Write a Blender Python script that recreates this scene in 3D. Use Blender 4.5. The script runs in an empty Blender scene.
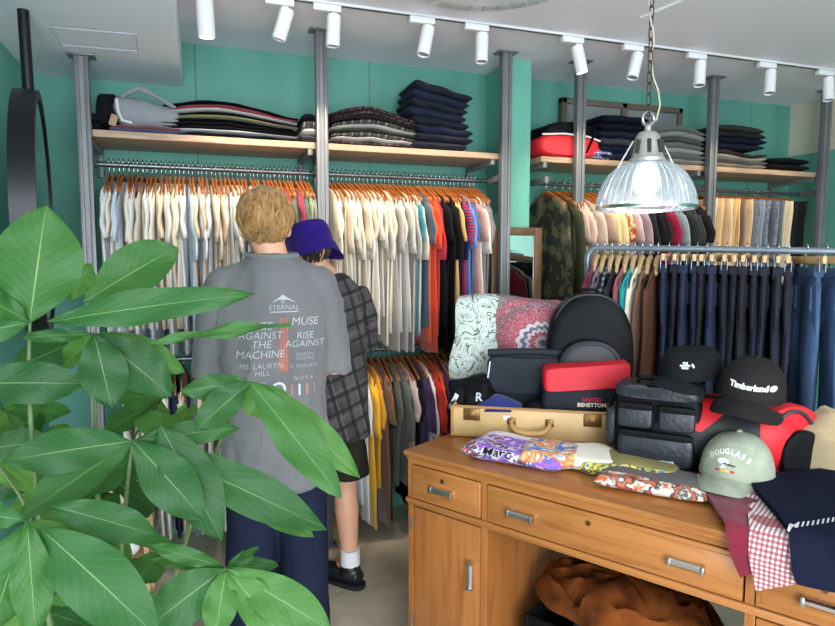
import bpy, bmesh, math, random
from mathutils import Vector, Matrix, Euler, noise
from mathutils.bvhtree import BVHTree
R = math.radians
S = bpy.context.scene
COL = S.collection

# ------------------------------------------------------------ camera
CAM = Vector((0, 0, 1.48)); F = 627.0
cd = bpy.data.cameras.new('camera'); cam = bpy.data.objects.new('camera', cd); COL.objects.link(cam)
cam.location = CAM; cam.rotation_euler = (R(85), 0, R(-19)); cd.sensor_width = 36; cd.lens = 36*F/835; cd.clip_start = .02
S.camera = cam
ROT = Euler((R(85), 0, R(-19))).to_matrix()
# ------------------------------------------------------------ world, light, exposure
S.view_settings.view_transform = 'Standard'; S.view_settings.look = 'None'
S.view_settings.gamma = 1; S.view_settings.use_curve_mapping = False; S.view_settings.exposure = 0.40
w = bpy.data.worlds.new('world'); S.world = w; w.use_nodes = True
w.node_tree.nodes['Background'].inputs[0].default_value = (.80, .90, 1, 1)
w.node_tree.nodes['Background'].inputs[1].default_value = .95
def area(name, loc, target, sx, sy, power, color):
    l = bpy.data.lights.new(name, 'AREA'); l.shape = 'RECTANGLE'; l.size = sx; l.size_y = sy; l.energy = power; l.color = color
    o = bpy.data.objects.new(name, l); COL.objects.link(o); o.location = loc
    o.rotation_euler = (Vector(target)-Vector(loc)).to_track_quat('-Z', 'Y').to_euler(); return o
# daylight through the shop front behind the camera, plus two added fill lamps
area('shopfront_daylight', (.1, -2.1, 1.7), (-.6, 2.6, 1.2), 2.0, 2.0, 125, (.82, .92, 1))
area('ceiling_fill_lamp', (-.6, -1.9, .35), (1.2, 1.6, 2.57), 2.6, 1.2, 70, (.90, .93, 1))  # added low lamp aimed upward to brighten the ceiling
area('side_fill_lamp', (2.9, -2.35, 1.9), (1.4, 2.0, .9), 2.0, 1.6, 62, (.93, .96, 1))  # added fill lamp inside the room; no window on this side

# ------------------------------------------------------------ placing helpers
def ray(px, py):
    return (ROT @ Vector(((px-417.5)/F, -(py-313)/F, -1)))
def on_z(px, py, z):
    r = ray(px, py); return CAM + r*((z-CAM.z)/r.z)
def on_y(px, py, y):
    r = ray(px, py); return CAM + r*(y/r.y)
def on_x(px, py, x):
    r = ray(px, py); return CAM + r*(x/r.x)
FH = Vector((math.sin(R(19)), math.cos(R(19)), 0)); RH = Vector((math.cos(R(19)), -math.sin(R(19)), 0))
def at(px, py, d):
    r = ray(px, py); return CAM + r*(d/r.dot(FH))

# ------------------------------------------------------------ materials
MC = {}
def newmat(name):
    m = bpy.data.materials.new(name); m.use_nodes = True
    nt = m.node_tree; b = nt.nodes['Principled BSDF']; return m, nt, b
def ND(nt, t, **k):
    n = nt.nodes.new(t)
    for a, v in k.items(): setattr(n, a, v)
    return n
def lk(nt, a, b): nt.links.new(a, b)
def srgb(c):
    f = lambda v: v/12.92 if v <= .04045 else ((v+.055)/1.055)**2.4
    return tuple(f(x/255) for x in c)+(1,)
def mixc(nt, fac, a, b, mode='MIX'):
    m = ND(nt, 'ShaderNodeMix', data_type='RGBA', blend_type=mode)
    for i, v in ((0, fac), (6, a), (7, b)):
        if hasattr(v, 'is_output'): lk(nt, v, m.inputs[i])
        else: m.inputs[i].default_value = v
    return m.outputs[2]
def mth(nt, op, a, b=0, c=None):
    m = ND(nt, 'ShaderNodeMath', operation=op)
    for i, v in enumerate((a, b) if c is None else (a, b, c)):
        if hasattr(v, 'is_output'): lk(nt, v, m.inputs[i])
        else: m.inputs[i].default_value = v
    return m.outputs[0]
def coords(nt, out='Object', scale=(1, 1, 1), rot=(0, 0, 0)):
    t = ND(nt, 'ShaderNodeTexCoord'); mp = ND(nt, 'ShaderNodeMapping')
    mp.inputs['Scale'].default_value = scale; mp.inputs['Rotation'].default_value = rot
    lk(nt, t.outputs[out], mp.inputs[0]); return mp.outputs[0]
def nz(nt, vec, scale, detail=3, rough=.5, dist=0):
    n = ND(nt, 'ShaderNodeTexNoise'); n.inputs['Scale'].default_value = scale; n.inputs['Detail'].default_value = detail
    n.inputs['Roughness'].default_value = rough; n.inputs['Distortion'].default_value = dist
    lk(nt, vec, n.inputs['Vector']); return n.outputs['Fac']
def ramp(nt, fac, stops, interp='LINEAR'):
    r = ND(nt, 'ShaderNodeValToRGB'); r.color_ramp.interpolation = interp; e = r.color_ramp.elements
    while len(e) < len(stops): e.new(.5)
    for q, (p, c) in zip(e, stops): q.position = p; q.color = c if len(c) == 4 else tuple(c)+(1,)
    lk(nt, fac, r.inputs[0]); return r.outputs[0]
def bump(nt, b, h, strength=.3, dist=.004):
    n = ND(nt, 'ShaderNodeBump'); n.inputs['Strength'].default_value = strength; n.inputs['Distance'].default_value = dist
    lk(nt, h, n.inputs['Height']); lk(nt, n.outputs[0], b.inputs['Normal'])
def plain(name, c, rough=.5, metal=0, var=.06, scale=6, bumps=0, bscale=60, coat=0, sheen=0, spec=.5):
    if max(c) < 70 and rough > .5: spec = min(spec, .16)
    key = (name, c, rough, metal)
    if key in MC: return MC[key]
    m, nt, b = newmat(name); v = coords(nt); C = srgb(c)
    dk = tuple(x*(1-var*2) for x in C[:3])+(1,); lt = tuple(min(1, x*(1+var)) for x in C[:3])+(1,)
    lk(nt, ramp(nt, nz(nt, v, scale), [(.3, dk), (.7, lt)]), b.inputs['Base Color'])
    b.inputs['Roughness'].default_value = rough; b.inputs['Metallic'].default_value = metal
    b.inputs['Specular IOR Level'].default_value = spec
    if coat: b.inputs['Coat Weight'].default_value = coat
    if sheen: b.inputs['Sheen Weight'].default_value = sheen
    if bumps: bump(nt, b, nz(nt, v, bscale, 4), bumps)
    MC[key] = m; return m
def cloth(c, name='cotton'):
    dark = max(c) < 90
    return plain(name, c, .9, var=.05, scale=9, bumps=.4, bscale=28, sheen=0 if dark else .15, spec=.06 if dark else .2)
def wood(name, c1, c2, axis='x', rough=.35, scale=1.0):
    m, nt, b = newmat(name)
    sc = {'x': (1.2, 14, 14), 'z': (14, 14, 1.2), 'y': (14, 1.2, 14)}[axis]
    v = coords(nt, scale=tuple(s*scale for s in sc))
    n = nz(nt, v, 2.2, 6, .62, .6); n2 = nz(nt, coords(nt), 3, 2)
    c = ramp(nt, n, [(.28, srgb(c2)), (.5, srgb(c1)), (.75, tuple(min(1, x*1.18) for x in srgb(c1)[:3])+(1,))])
    c = mixc(nt, .25, c, ramp(nt, n2, [(.3, srgb(c2)), (.7, srgb(c1))]))
    lk(nt, c, b.inputs['Base Color']); b.inputs['Roughness'].default_value = rough
    bump(nt, b, n, .08, .002); return m
def wall_mat(name, c, c2, seam=None):
    m, nt, b = newmat(name); v = coords(nt)
    col = ramp(nt, nz(nt, v, 1.4, 4), [(.3, srgb(c)), (.7, srgb(c2))])
    if seam:
        sx = ND(nt, 'ShaderNodeSeparateXYZ'); lk(nt, v, sx.inputs[0])
        f = mth(nt, 'PINGPONG', sx.outputs[0], seam); g = mth(nt, 'LESS_THAN', f, .004)
        col = mixc(nt, mth(nt, 'MULTIPLY', g, .5), col, srgb((30, 70, 62)))
    lk(nt, col, b.inputs['Base Color']); b.inputs['Roughness'].default_value = .6
    bump(nt, b, nz(nt, v, 120, 2), .12, .002); return m
def grid_mat(name, base, lines, sx_, thick, axes='YZ', base2=None, rot=(0, 0, 0)):
    """woven check: thin lines of several colours over a mottled base"""
    m, nt, b = newmat(name); v = coords(nt, rot=rot)
    s = ND(nt, 'ShaderNodeSeparateXYZ'); lk(nt, v, s.inputs[0]); ax = {'X': 0, 'Y': 1, 'Z': 2}
    col = ramp(nt, nz(nt, v, 14, 2), [(.35, srgb(base)), (.65, srgb(base2 or base))])
    for k, (lc, per, th, st) in enumerate(lines):
        for q, a in enumerate(axes):
            p = mth(nt, 'PINGPONG', mth(nt, 'ADD', s.outputs[ax[a]], .013*k*(q+1)+1), per*sx_)
            g = mth(nt, 'MULTIPLY', mth(nt, 'LESS_THAN', p, th*sx_), st)
            col = mixc(nt, g, col, srgb(lc))
    lk(nt, col, b.inputs['Base Color']); b.inputs['Roughness'].default_value = .9
    bump(nt, b, nz(nt, v, 30, 3), .3); return m

M = {
 'teal': wall_mat('teal_wall_paint', (78, 142, 128), (88, 150, 134), .46),
 'tealr': wall_mat('teal_wall_paint_smooth', (96, 166, 148), (106, 174, 152)),
 'cream': wall_mat('cream_plaster', (196, 190, 172), (205, 200, 182)),
 'ceil': wall_mat('ceiling_paint', (228, 226, 234), (234, 232, 240)),
 'soffit': wall_mat('soffit_paint', (222, 230, 240), (228, 236, 246)),
 'steel': plain('post_steel', (124, 126, 128), .42, .35, .12, 3, .1, 90),
 'rail': plain('rail_steel', (120, 124, 126), .35, .85, .1),
 'hook': plain('hanger_hook_wire', (190, 192, 196), .25, 1),
 'orange': wood('hanger_wood', (164, 96, 42), (112, 60, 24), 'y', .4),
 'pine': wood('pale_pine', (204, 170, 122), (160, 122, 78), 'x', .5),
 'shelf': wood('shelf_board', (178, 150, 124), (128, 100, 78), 'x', .5),
 'desk': wood('desk_oak', (174, 114, 60), (138, 80, 34), 'x', .27),
 'deskv': wood('desk_oak_upright', (170, 108, 56), (136, 78, 34), 'z', .3),
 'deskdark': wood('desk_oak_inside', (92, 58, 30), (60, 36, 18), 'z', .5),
 'chrome': plain('worn_chrome', (205, 205, 205), .22, 1, .1),
 'white': plain('white_enamel', (232, 234, 236), .4),
 'whiteplastic': plain('white_plastic', (222, 224, 228), .45),
 'black': plain('black_nylon', (13, 14, 17), .6, var=.15, bumps=.25, bscale=50, spec=.16),
 'blackm': plain('black_metal', (22, 22, 24), .4, .4),
 'leather': plain('dark_leather', (38, 42, 50), .36, var=.15, bumps=.4, bscale=70),
 'red': plain('red_nylon', (208, 22, 40), .6, bumps=.3, bscale=40),
 'skin': plain('skin', (214, 158, 128), .5, var=.04),
 'brownframe': wood('mirror_frame_wood', (104, 76, 52), (70, 48, 32), 'z', .4),
}
m, nt, b = newmat('concrete_floor'); v = coords(nt)
c_ = ramp(nt, nz(nt, v, 2.2, 6, .6, .4), [(.3, srgb((156, 142, 124))), (.55, srgb((192, 178, 158))), (.75, srgb((214, 202, 184)))])
lk(nt, c_, b.inputs['Base Color']); lk(nt, ramp(nt, nz(nt, v, 5, 3), [(.3, (.25,)*3), (.7, (.5,)*3)]), b.inputs['Roughness']); M['floor'] = m
m, nt, b = newmat('mirror_glass'); b.inputs['Metallic'].default_value = 1; b.inputs['Roughness'].default_value = .02; b.inputs['Base Color'].default_value = (.8, .8, .8, 1); M['mirror'] = m
m, nt, b = newmat('ribbed_glass'); b.inputs['Base Color'].default_value = (.93, .97, 1, 1); b.inputs['Roughness'].default_value = .20
b.inputs['Transmission Weight'].default_value = .93; b.inputs['IOR'].default_value = 1.35; M['glass'] = m
def emit(name, c, s):
    m, nt, b = newmat(name); b.inputs['Base Color'].default_value = (*c, 1); b.inputs['Emission Color'].default_value = (*c, 1); b.inputs['Emission Strength'].default_value = s; return m
M['bulb'] = emit('glowing_bulb', (.66, .88, 1), 3.2); M['spotlit'] = emit('lit_lens', (1, .93, .8), 12)
m, nt, b = newmat('unlit_lens'); b.inputs['Base Color'].default_value = (.25, .25, .27, 1); M['lens'] = m

# ------------------------------------------------------------ mesh builder
class MB:
    def __init__(s): s.bm = bmesh.new(); s.uv = None
    def ring(s, pts): return [s.bm.verts.new(p) for p in pts]
    def bridge(s, a, b):
        n = len(a)
        for i in range(n): s.bm.faces.new((a[i], a[(i+1) % n], b[(i+1) % n], b[i]))
    def loft(s, rings, cap=True):
        vs = [s.ring(r) for r in rings]
        for a, b in zip(vs, vs[1:]): s.bridge(a, b)
        if cap:
            s.bm.faces.new(vs[0][::-1]); s.bm.faces.new(vs[-1])
        return vs
    def box(s, lo, hi, bev=0, mat=None, segs=1):
        x0, y0, z0 = lo; x1, y1, z1 = hi
        vs = [s.bm.verts.new(p) for p in ((x0,y0,z0),(x1,y0,z0),(x1,y1,z0),(x0,y1,z0),(x0,y0,z1),(x1,y0,z1),(x1,y1,z1),(x0,y1,z1))]
        fs = [s.bm.faces.new([vs[i] for i in f]) for f in ((3,2,1,0),(4,5,6,7),(0,1,5,4),(1,2,6,5),(2,3,7,6),(3,0,4,7))]
        if bev:
            es = list({e for f in fs for e in f.edges})
            r = bmesh.ops.bevel(s.bm, geom=es, offset=bev, segments=segs+1, affect='EDGES', profile=.5)
            vs = list({v for f in r['faces'] for v in f.verts} | {v for v in vs if v.is_valid})
        if mat: bmesh.ops.transform(s.bm, matrix=mat, verts=vs)
        return s
    def tube(s, pts, r, n=8, flat=1.0, cap=True, up=None):
        pts = [Vector(p) for p in pts]; k = len(pts)
        rs = r if isinstance(r, (list, tuple)) else [r]*k
        rings = []; prev = None
        for i, p in enumerate(pts):
            t = (pts[min(i+1, k-1)]-pts[max(i-1, 0)]).normalized()
            u0 = prev if prev is not None else (Vector(up) if up else (Vector((0, 0, 1)) if abs(t.z) < .9 else Vector((1, 0, 0))))
            u = (u0 - t*u0.dot(t)).normalized(); v = t.cross(u); prev = u
            rings.append([p + (u*math.cos(a)*flat + v*math.sin(a))*rs[i] for a in (2*math.pi*j/n for j in range(n))])
        s.loft(rings, cap); return s
    def ell(s, c, r, rot=None, nu=16, nv=10):
        mat = Matrix.Translation(c) @ (Euler(rot).to_matrix().to_4x4() if rot else Matrix()) @ Matrix.Diagonal((*r, 1))
        bmesh.ops.create_uvsphere(s.bm, u_segments=nu, v_segments=nv, radius=1, matrix=mat); return s
    def lathe(s, prof, c=(0, 0, 0), n=32, cap=False, rib=0, nr=0):
        c = Vector(c)
        rings = [[c+Vector(((r+ (rib if (nr and j % 2) else 0))*math.cos(a), (r+(rib if (nr and j % 2) else 0))*math.sin(a), z)) for j, a in enumerate(2*math.pi*j/n for j in range(n))] for r, z in prof]
        s.loft(rings, cap); return s
    def sellipse(s, rings, n=24, e=2.5):
        """stack of superelliptic rings: (centre, rx, ry, exponent)"""
        out = []
        for c, rx, ry, ex in rings:
            c = Vector(c); q = []
            for j in range(n):
                a = 2*math.pi*j/n; ca, sa = math.cos(a), math.sin(a)
                q.append(c+Vector((rx*math.copysign(abs(ca)**(2/ex), ca), ry*math.copysign(abs(sa)**(2/ex), sa), 0)))
            out.append(q)
        s.loft(out); return s
    def shift(s, mat): bmesh.ops.transform(s.bm, matrix=mat, verts=s.bm.verts); return s
    def jitter(s, amp, sc, seed=0, axis=None):
        for v in s.bm.verts:
            q = noise.noise_vector(v.co*sc+Vector((seed*7.3, seed*3.1, seed)))
            v.co += (q if axis is None else Vector(axis)*q.x)*amp
        return s
    def mesh(s, name):
        me = bpy.data.meshes.new(name); bmesh.ops.recalc_face_normals(s.bm, faces=s.bm.faces); s.bm.to_mesh(me); return me
def obj(name, mb, mat, parent=None, smooth=True, loc=None, rot=None, angle=40):
    me = mb if isinstance(mb, bpy.types.Mesh) else mb.mesh(name)
    if mat and not me.materials: me.materials.append(mat)
    if smooth:
        me.polygons.foreach_set('use_smooth', [True]*len(me.polygons))
        if angle: me.set_sharp_from_angle(angle=R(angle))
    o = bpy.data.objects.new(name, me); COL.objects.link(o)
    if parent: o.parent = parent
    if loc is not None: o.location = loc
    if rot is not None: o.rotation_euler = rot
    return o
def tag(o, label, cat, group=None, kind=None):
    o['label'] = label; o['category'] = cat
    if group: o['group'] = group
    if kind: o['kind'] = kind
    return o
def thing(name, label, cat, loc=(0, 0, 0), rz=0, group=None):
    o = bpy.data.objects.new(name, None); o.empty_display_size = .1; COL.objects.link(o)
    o.location = loc; o.rotation_euler = (0, 0, rz); return tag(o, label, cat, group)
def struct(name, mb, mat, smooth=False):
    o = obj(name, mb, mat, smooth=smooth); o['kind'] = 'structure'; return o
def remesh(mb, voxel, smooth=4, name='tmp', mat=None):
    me = mb.mesh(name); o = bpy.data.objects.new(name, me); COL.objects.link(o)
    r = o.modifiers.new('r', 'REMESH'); r.mode = 'VOXEL'; r.voxel_size = voxel
    if smooth:
        q = o.modifiers.new('s', 'SMOOTH'); q.iterations = smooth; q.factor = .5
    dg = bpy.context.evaluated_depsgraph_get(); out = bpy.data.meshes.new_from_object(o.evaluated_get(dg))
    bpy.data.objects.remove(o); bpy.data.meshes.remove(me); out.name = name
    out.materials.clear(); return out
ORD = ['zeroth','first','second','third','fourth','fifth','sixth','seventh','eighth','ninth','tenth','eleventh','twelfth','thirteenth','fourteenth','fifteenth','sixteenth','seventeenth','eighteenth','nineteenth','twentieth']
def ordn(i):
    if i <= 20: return ORD[i]
    t = {2: 'twenty', 3: 'thirty', 4: 'forty', 5: 'fifty'}[i//10]
    return t+'-'+ORD[i % 10] if i % 10 else {'twenty': 'twentieth', 'thirty': 'thirtieth', 'forty': 'fortieth', 'fifty': 'fiftieth'}[t]
def text_mesh(body, size, extrude=.0006, shear=0, bold=0, spacing=1, cuts=1, align='CENTER'):
    cu = bpy.data.curves.new('t', 'FONT'); cu.body = body; cu.size = size; cu.extrude = extrude; cu.shear = shear
    cu.offset = bold; cu.space_character = spacing; cu.align_x = align; cu.align_y = 'CENTER'; cu.resolution_u = 3
    o = bpy.data.objects.new('t', cu); COL.objects.link(o)
    dg = bpy.context.evaluated_depsgraph_get(); me = bpy.data.meshes.new_from_object(o.evaluated_get(dg))
    bpy.data.objects.remove(o); me.materials.clear()
    if cuts:
        bm = bmesh.new(); bm.from_mesh(me); bmesh.ops.triangulate(bm, faces=bm.faces)
        for _ in range(3):
            es = [e for e in bm.edges if e.calc_length() > size*.3]
            if not es: break
            bmesh.ops.subdivide_edges(bm, edges=es, cuts=1); bmesh.ops.triangulate(bm, faces=bm.faces)
        bm.to_mesh(me)
    return me
def project(me, mat, target_bvh, direction, off=.002):
    """move mesh through mat, then lay each vertex on the target surface along direction"""
    d = Vector(direction).normalized()
    for v in me.vertices:
        z = v.co.z; p = mat @ Vector((v.co.x, v.co.y, 0))
        h = target_bvh.ray_cast(p - d*.3, d)
        v.co = (h[0] if h[0] else p) - d*(off+z)
    return me
def bvh_of(me):
    return BVHTree.FromPolygons([v.co.copy() for v in me.vertices], [tuple(p.vertices) for p in me.polygons])
# ============================================================ THE ROOM
H = 2.57; YW = 3.5; XL = -.74; XR = 4.06; YP = 3.1
struct('floor', MB().box((XL-.1, -2.6, -.1), (XR+.1, YW+.1, 0)), M['floor'])
struct('ceiling', MB().box((XL-.1, -2.6, H), (XR+.1, YW+.1, H+.1)), M['ceil'])
struct('wall_back', MB().box((XL-.1, YW, 0), (XR+.1, YW+.1, H)), M['teal'])
struct('wall_left', MB().box((XL-.1, .3, 0), (XL, YW, H)), M['tealr'])
struct('wall_right', MB().box((XR, -2.6, 0), (XR+.1, YW, H)), M['tealr'])
struct('wall_front', MB().box((1.3, -2.7, 0), (XR, -2.6, H)), M['cream'])
struct('trim_1', MB().box((XR-.012, 2.4, 2.21), (XR, YW, H)), M['cream'])
# lowered ceiling box over the mirror corner
sx = on_z(178, 45, 2.35).x
struct('ceiling_soffit', MB().box((XL, 1.2, 2.35), (sx, YW, H)), M['soffit'])
a_, b_, c2, d2 = (on_z(*q, 2.35) for q in ((50, 27), (136, 34), (138, 51), (62, 45)))
hatch = MB()
q = [a_, b_, c2, d2]
for i in range(4):
    p0, p1 = q[i], q[(i+1) % 4]; hatch.tube([(p0.x, p0.y, 2.349), (p1.x, p1.y, 2.349)], .0022, 6)
obj('trim_2', hatch, plain('hatch_edge', (176, 184, 196), .6))['kind'] = 'structure'
# pillar
p1 = on_y(509, 150, 3.2).x; p2 = on_y(527, 150, 3.2).x
struct('pillar', MB().box((p1, 3.2, 0), (p2+.02, YW, H)), M['tealr'])
# boarded window high on the back wall
wa = on_y(560, 98, YW-.02); wb = on_y(679, 140, YW-.02)
x0, x1, z0, z1 = wa.x, wb.x, 2.02, wa.z
wf = MB()
for lo, hi in (((x0, z1-.035), (x1, z1)), ((x0, z0), (x1, z0+.035)), ((x0, z0), (x0+.035, z1)), ((x1-.035, z0), (x1, z1)), (((x0+x1)/2-.02, z0), ((x0+x1)/2+.02, z1))):
    wf.box((lo[0], YW-.05, lo[1]), (hi[0], YW-.001, hi[1]), .004)
wnd = struct('window_1', MB().box((x0+.01, YW-.03, z0+.01), (x1-.01, YW-.002, z1-.01)), plain('grey_board', (120, 128, 128), .6))
obj('window_frame', wf, plain('brown_frame', (96, 88, 76), .5), wnd)

# ============================================================ SHELVING
postx = [on_y(p, 150, YP).x for p in (85.5, 322, 505, 579, 711.5, 824)]
pl = ['blue-lit grey steel post beside the round mirror', 'grey steel post rising behind the purple bucket hat',
      'dark steel post in front of the teal pillar', 'brown-grey steel post just beyond the pillar, behind the pendant lamp',
      'steel post between the two stretches of far clothing rail', 'steel post against the far side wall at the shelf end']
for i, x in enumerate(postx):
    h = 2.35 if i == 0 else H
    t = thing('steel_post', pl[i], 'post', (x, YP, 0), 0, 'floor-to-ceiling posts of the clothes shelving')
    g = MB()
    g.box((-.028, -.022, 0), (-.010, .022, h-.006), .003); g.box((.010, -.022, 0), (.028, .022, h-.006), .003)
    g.box((-.012, -.012, 0), (.012, .018, h-.006))
    obj('post_channel', g, M['steel'], t)
    obj('ceiling_plate', MB().box((-.055, -.04, h-.008), (.055, .04, h), .002), M['steel'], t)
    obj('foot_plate', MB().box((-.05, -.04, 0), (.05, .04, .008), .002), M['steel'], t)
ZS = 2.015; ZR = 1.915; YR = 3.28; ZL = .985
def shelf(xa, xb, label):
    t = thing('wooden_shelf', label, 'shelf', (0, 0, 0), 0, 'long wall shelves')
    obj('shelf_board', MB().box((xa, YP+.035, ZS), (xb, YW-.01, ZS+.032), .004), M['shelf'], t, smooth=False)
    for x in (xa+.03, xb-.05):
        obj('bracket', MB().box((x-.012, YP+.04, ZS-.03), (x+.012, YW-.01, ZS), .002).box((x-.012, YW-.04, ZS-.14), (x+.012, YW-.01, ZS-.03), .002), M['steel'], t)
shelf(postx[0]-.02, postx[1], 'pale wooden shelf over the cream shirts, nearer the round mirror')
shelf(postx[1]+.002, postx[2], 'pale wooden shelf between bucket-hat post and teal pillar')
shelf(postx[3]-.22, postx[4], 'shadowed wooden shelf behind the pendant lamp')
shelf(postx[4]+.002, postx[5]+.03, 'wooden shelf reaching the far side wall')
def rail(xa, xb, z, label):
    t = thing('clothes_rail', label, 'rail', (0, 0, 0))
    obj('tube', MB().tube([(xa, YR, z), (xb, YR, z)], .0125, 12), M['rail'], t)
    for x in (xa+.01, xb-.01):
        obj('end_bracket', MB().box((x-.012, YP+.018, z-.018), (x+.012, YR+.01, z+.018), .003), M['steel'], t)
rail(postx[0], postx[1], ZR, 'upper clothes rail holding the long run of cream shirts')
rail(postx[1], postx[2], ZR, 'upper clothes rail between bucket-hat post and pillar')
rail(postx[0], postx[1], ZL, 'lower clothes rail glimpsed behind the blond person')
rail(postx[1], postx[2], ZL, 'lower clothes rail beside the plaid shirt')
rail(postx[3]-.2, postx[4], ZR, 'far clothes rail behind the pendant lamp')
rail(postx[4], postx[5]+.03, ZR, 'far clothes rail carrying beige and grey trousers')

# ============================================================ GARMENTS ON HANGERS
def hanger_bm(seed, pale=False):
    g = MB(); pts = []
    for i in range(13):
        u = -1+i/6; y = u*.205; z = -.068-.085*abs(u)**1.25
        pts.append((0.0+.006*u*u, y, z))
    g.tube(pts, [.0052+.0018*(1-abs(-1+i/6)) for i in range(13)], 8, 2.6, up=(0, 0, 1)); return g
def hook_bm():
    g = MB(); pts = [(0, 0, -.062), (0, 0, -.03)]
    for i in range(9):
        a = -math.pi/2+math.pi*1.25*i/8; pts.append((0, -.016*math.cos(a)+.0, .0+.0165*math.sin(a)))
    g.tube(pts, .0021, 5); return g
def shirt_bm(seed, L=.68, thick=.013, sl=.24, long=False, wid=.225):
    rnd = random.Random(seed); sl += rnd.uniform(-.06, .05); wid += rnd.uniform(-.010, .008); g = MB(); n = 20; rings = []
    zs = [(-.090, .075), (-.105, .115), (-.125, .165), (-.150, .205), (-.185, wid), (-.25, wid-.003), (-.33, wid-.004), (-.42, wid), (-.50, wid), (-.58, wid+.004), (-.66, wid+.006), (-.09-L, wid+.008)]
    zs = [q for q in zs if q[0] > -.09-L+.04]+[(-.09-L, wid+.006)]
    ph = rnd.random()*9; am = .004+.005*rnd.random()
    for k, (z, hw) in enumerate(zs):
        f = min(1, k/5); r = []
        for j in range(n):
            a = 2*math.pi*j/n; y = hw*math.copysign(abs(math.cos(a))**.75, math.cos(a)); x = thick*(.5+.5*f)*math.copysign(abs(math.sin(a))**.8, math.sin(a))
            x += am*f*math.sin(y*34+ph+z*5)+.004*f*math.sin(y*70+ph*2)
            r.append((x, y, z+.006*math.sin(y*30+ph)*(k == len(zs)-1)))
        rings.append(r)
    g.loft(rings)
    for s in (-1, 1):
        segs = 8 if not long else 12; SL = sl if not long else .56; rr = []
        tw = rnd.uniform(-.006, .010)
        for k in range(segs):
            u = k/(segs-1); z0 = -.165-.01*u-SL*u; y0 = s*(wid-.025+.055*min(1, u*1.6)**.8)
            hw = .060*(1-.12*u) if not long else .062*(1-.45*u); r = []
            for j in range(12):
                a = 2*math.pi*j/12
                yy = hw*math.cos(a); xx = (thick*.88+.002*math.sin(u*9+ph))*math.sin(a)+tw*u+.004*math.sin(u*8+ph*s)
                r.append((xx, y0+yy, z0+abs(yy)*(-.12)*(1-u) + .02*(1-u)*(1 if s*yy < 0 else -1)))
            rr.append(r)
        g.loft(rr)
    return g
def trouser_bm(seed, L=.86, thick=.013, wid=.17):
    rnd = random.Random(seed); g = MB(); ph = rnd.random()*9; rings = []
    for k in range(12):
        u = k/11; z = -.075-L*u; hw = wid*(1-.30*u+.06*math.sin(u*3)); r = []
        for j in range(18):
            a = 2*math.pi*j/18; y = hw*math.copysign(abs(math.cos(a))**.7, math.cos(a)); x = thick*math.copysign(abs(math.sin(a))**.8, math.sin(a))
            x += .007*math.sin(y*28+ph+u*4)*min(1, u*4)+.004*math.sin(u*17+ph)
            r.append((x, y, z))
        rings.append(r)
    g.loft(rings); return g
HANG = [hanger_bm(i).mesh('bar') for i in range(1)][0]; HANG.materials.append(M['orange'])
for p in HANG.polygons: p.use_smooth = True
HOOK = hook_bm().mesh('hook'); HOOK.materials.append(M['hook'])
for p in HOOK.polygons: p.use_smooth = True
GM = {}
def gmesh(kind, var, mat, name, **k):
    key = (kind, var, mat.name, tuple(sorted(k.items())))
    if key not in GM:
        src = (kind, var, tuple(sorted(k.items())))
        if src not in GM: GM[src] = (shirt_bm if kind == 's' else trouser_bm)(var*13+5, **k).mesh(name)
        me = GM[src].copy(); me.name = name; me.materials.append(mat)
        me.polygons.foreach_set('use_smooth', [True]*len(me.polygons)); GM[key] = me
    return GM[key]
rg = random.Random(4)
def put_hanger(loc, rz, label, group):
    h = thing('wooden_hanger', label, 'hanger', loc, rz, group)
    for nm, me in (('hanger_bar', HANG), ('hook', HOOK)):
        c = bpy.data.objects.new(nm, me); COL.objects.link(c); c.parent = h
    return h
def put_garment(name, kind, loc, rz, mat, label, cat, group, var, tilt=0, **k):
    me = gmesh(kind, var, mat, name, **k)
    o = bpy.data.objects.new(name, me); COL.objects.link(o); o.location = loc; o.rotation_euler = (0, 0, rz)
    tag(o, label, cat, group); return o
def floral():
    if 'floral' in M: return M['floral']
    m, nt, b = newmat('floral_print'); v = coords(nt)
    lk(nt, ramp(nt, nz(nt, v, 28, 3, .6), [(.42, srgb((228, 208, 176))), (.5, srgb((210, 120, 60))), (.62, srgb((150, 60, 40)))]), b.inputs['Base Color'])
    b.inputs['Roughness'].default_value = .9; M['floral'] = m; return m
def stripes(c1, c2, per, name='striped_cotton', ax=2):
    key = ('st', c1, c2, per)
    if key in MC: return MC[key]
    m, nt, b = newmat(name); s = ND(nt, 'ShaderNodeSeparateXYZ'); lk(nt, coords(nt), s.inputs[0])
    g = mth(nt, 'LESS_THAN', mth(nt, 'PINGPONG', mth(nt, 'ADD', s.outputs[ax], 5), per), per*.45)
    lk(nt, mixc(nt, g, srgb(c1), srgb(c2)), b.inputs['Base Color']); b.inputs['Roughness'].default_value = .9
    MC[key] = m; return m
camo = None
def camo_mat():
    m, nt, b = newmat('olive_camouflage'); v = coords(nt)
    lk(nt, ramp(nt, nz(nt, v, 11, 2), [(.38, srgb((40, 44, 34))), (.5, srgb((84, 84, 60))), (.62, srgb((112, 106, 80)))], 'CONSTANT'), b.inputs['Base Color'])
    b.inputs['Roughness'].default_value = .9; return m
creams = [(222, 206, 182), (228, 218, 200), (216, 200, 174), (230, 222, 208), (210, 196, 180), (224, 212, 192)]
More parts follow.
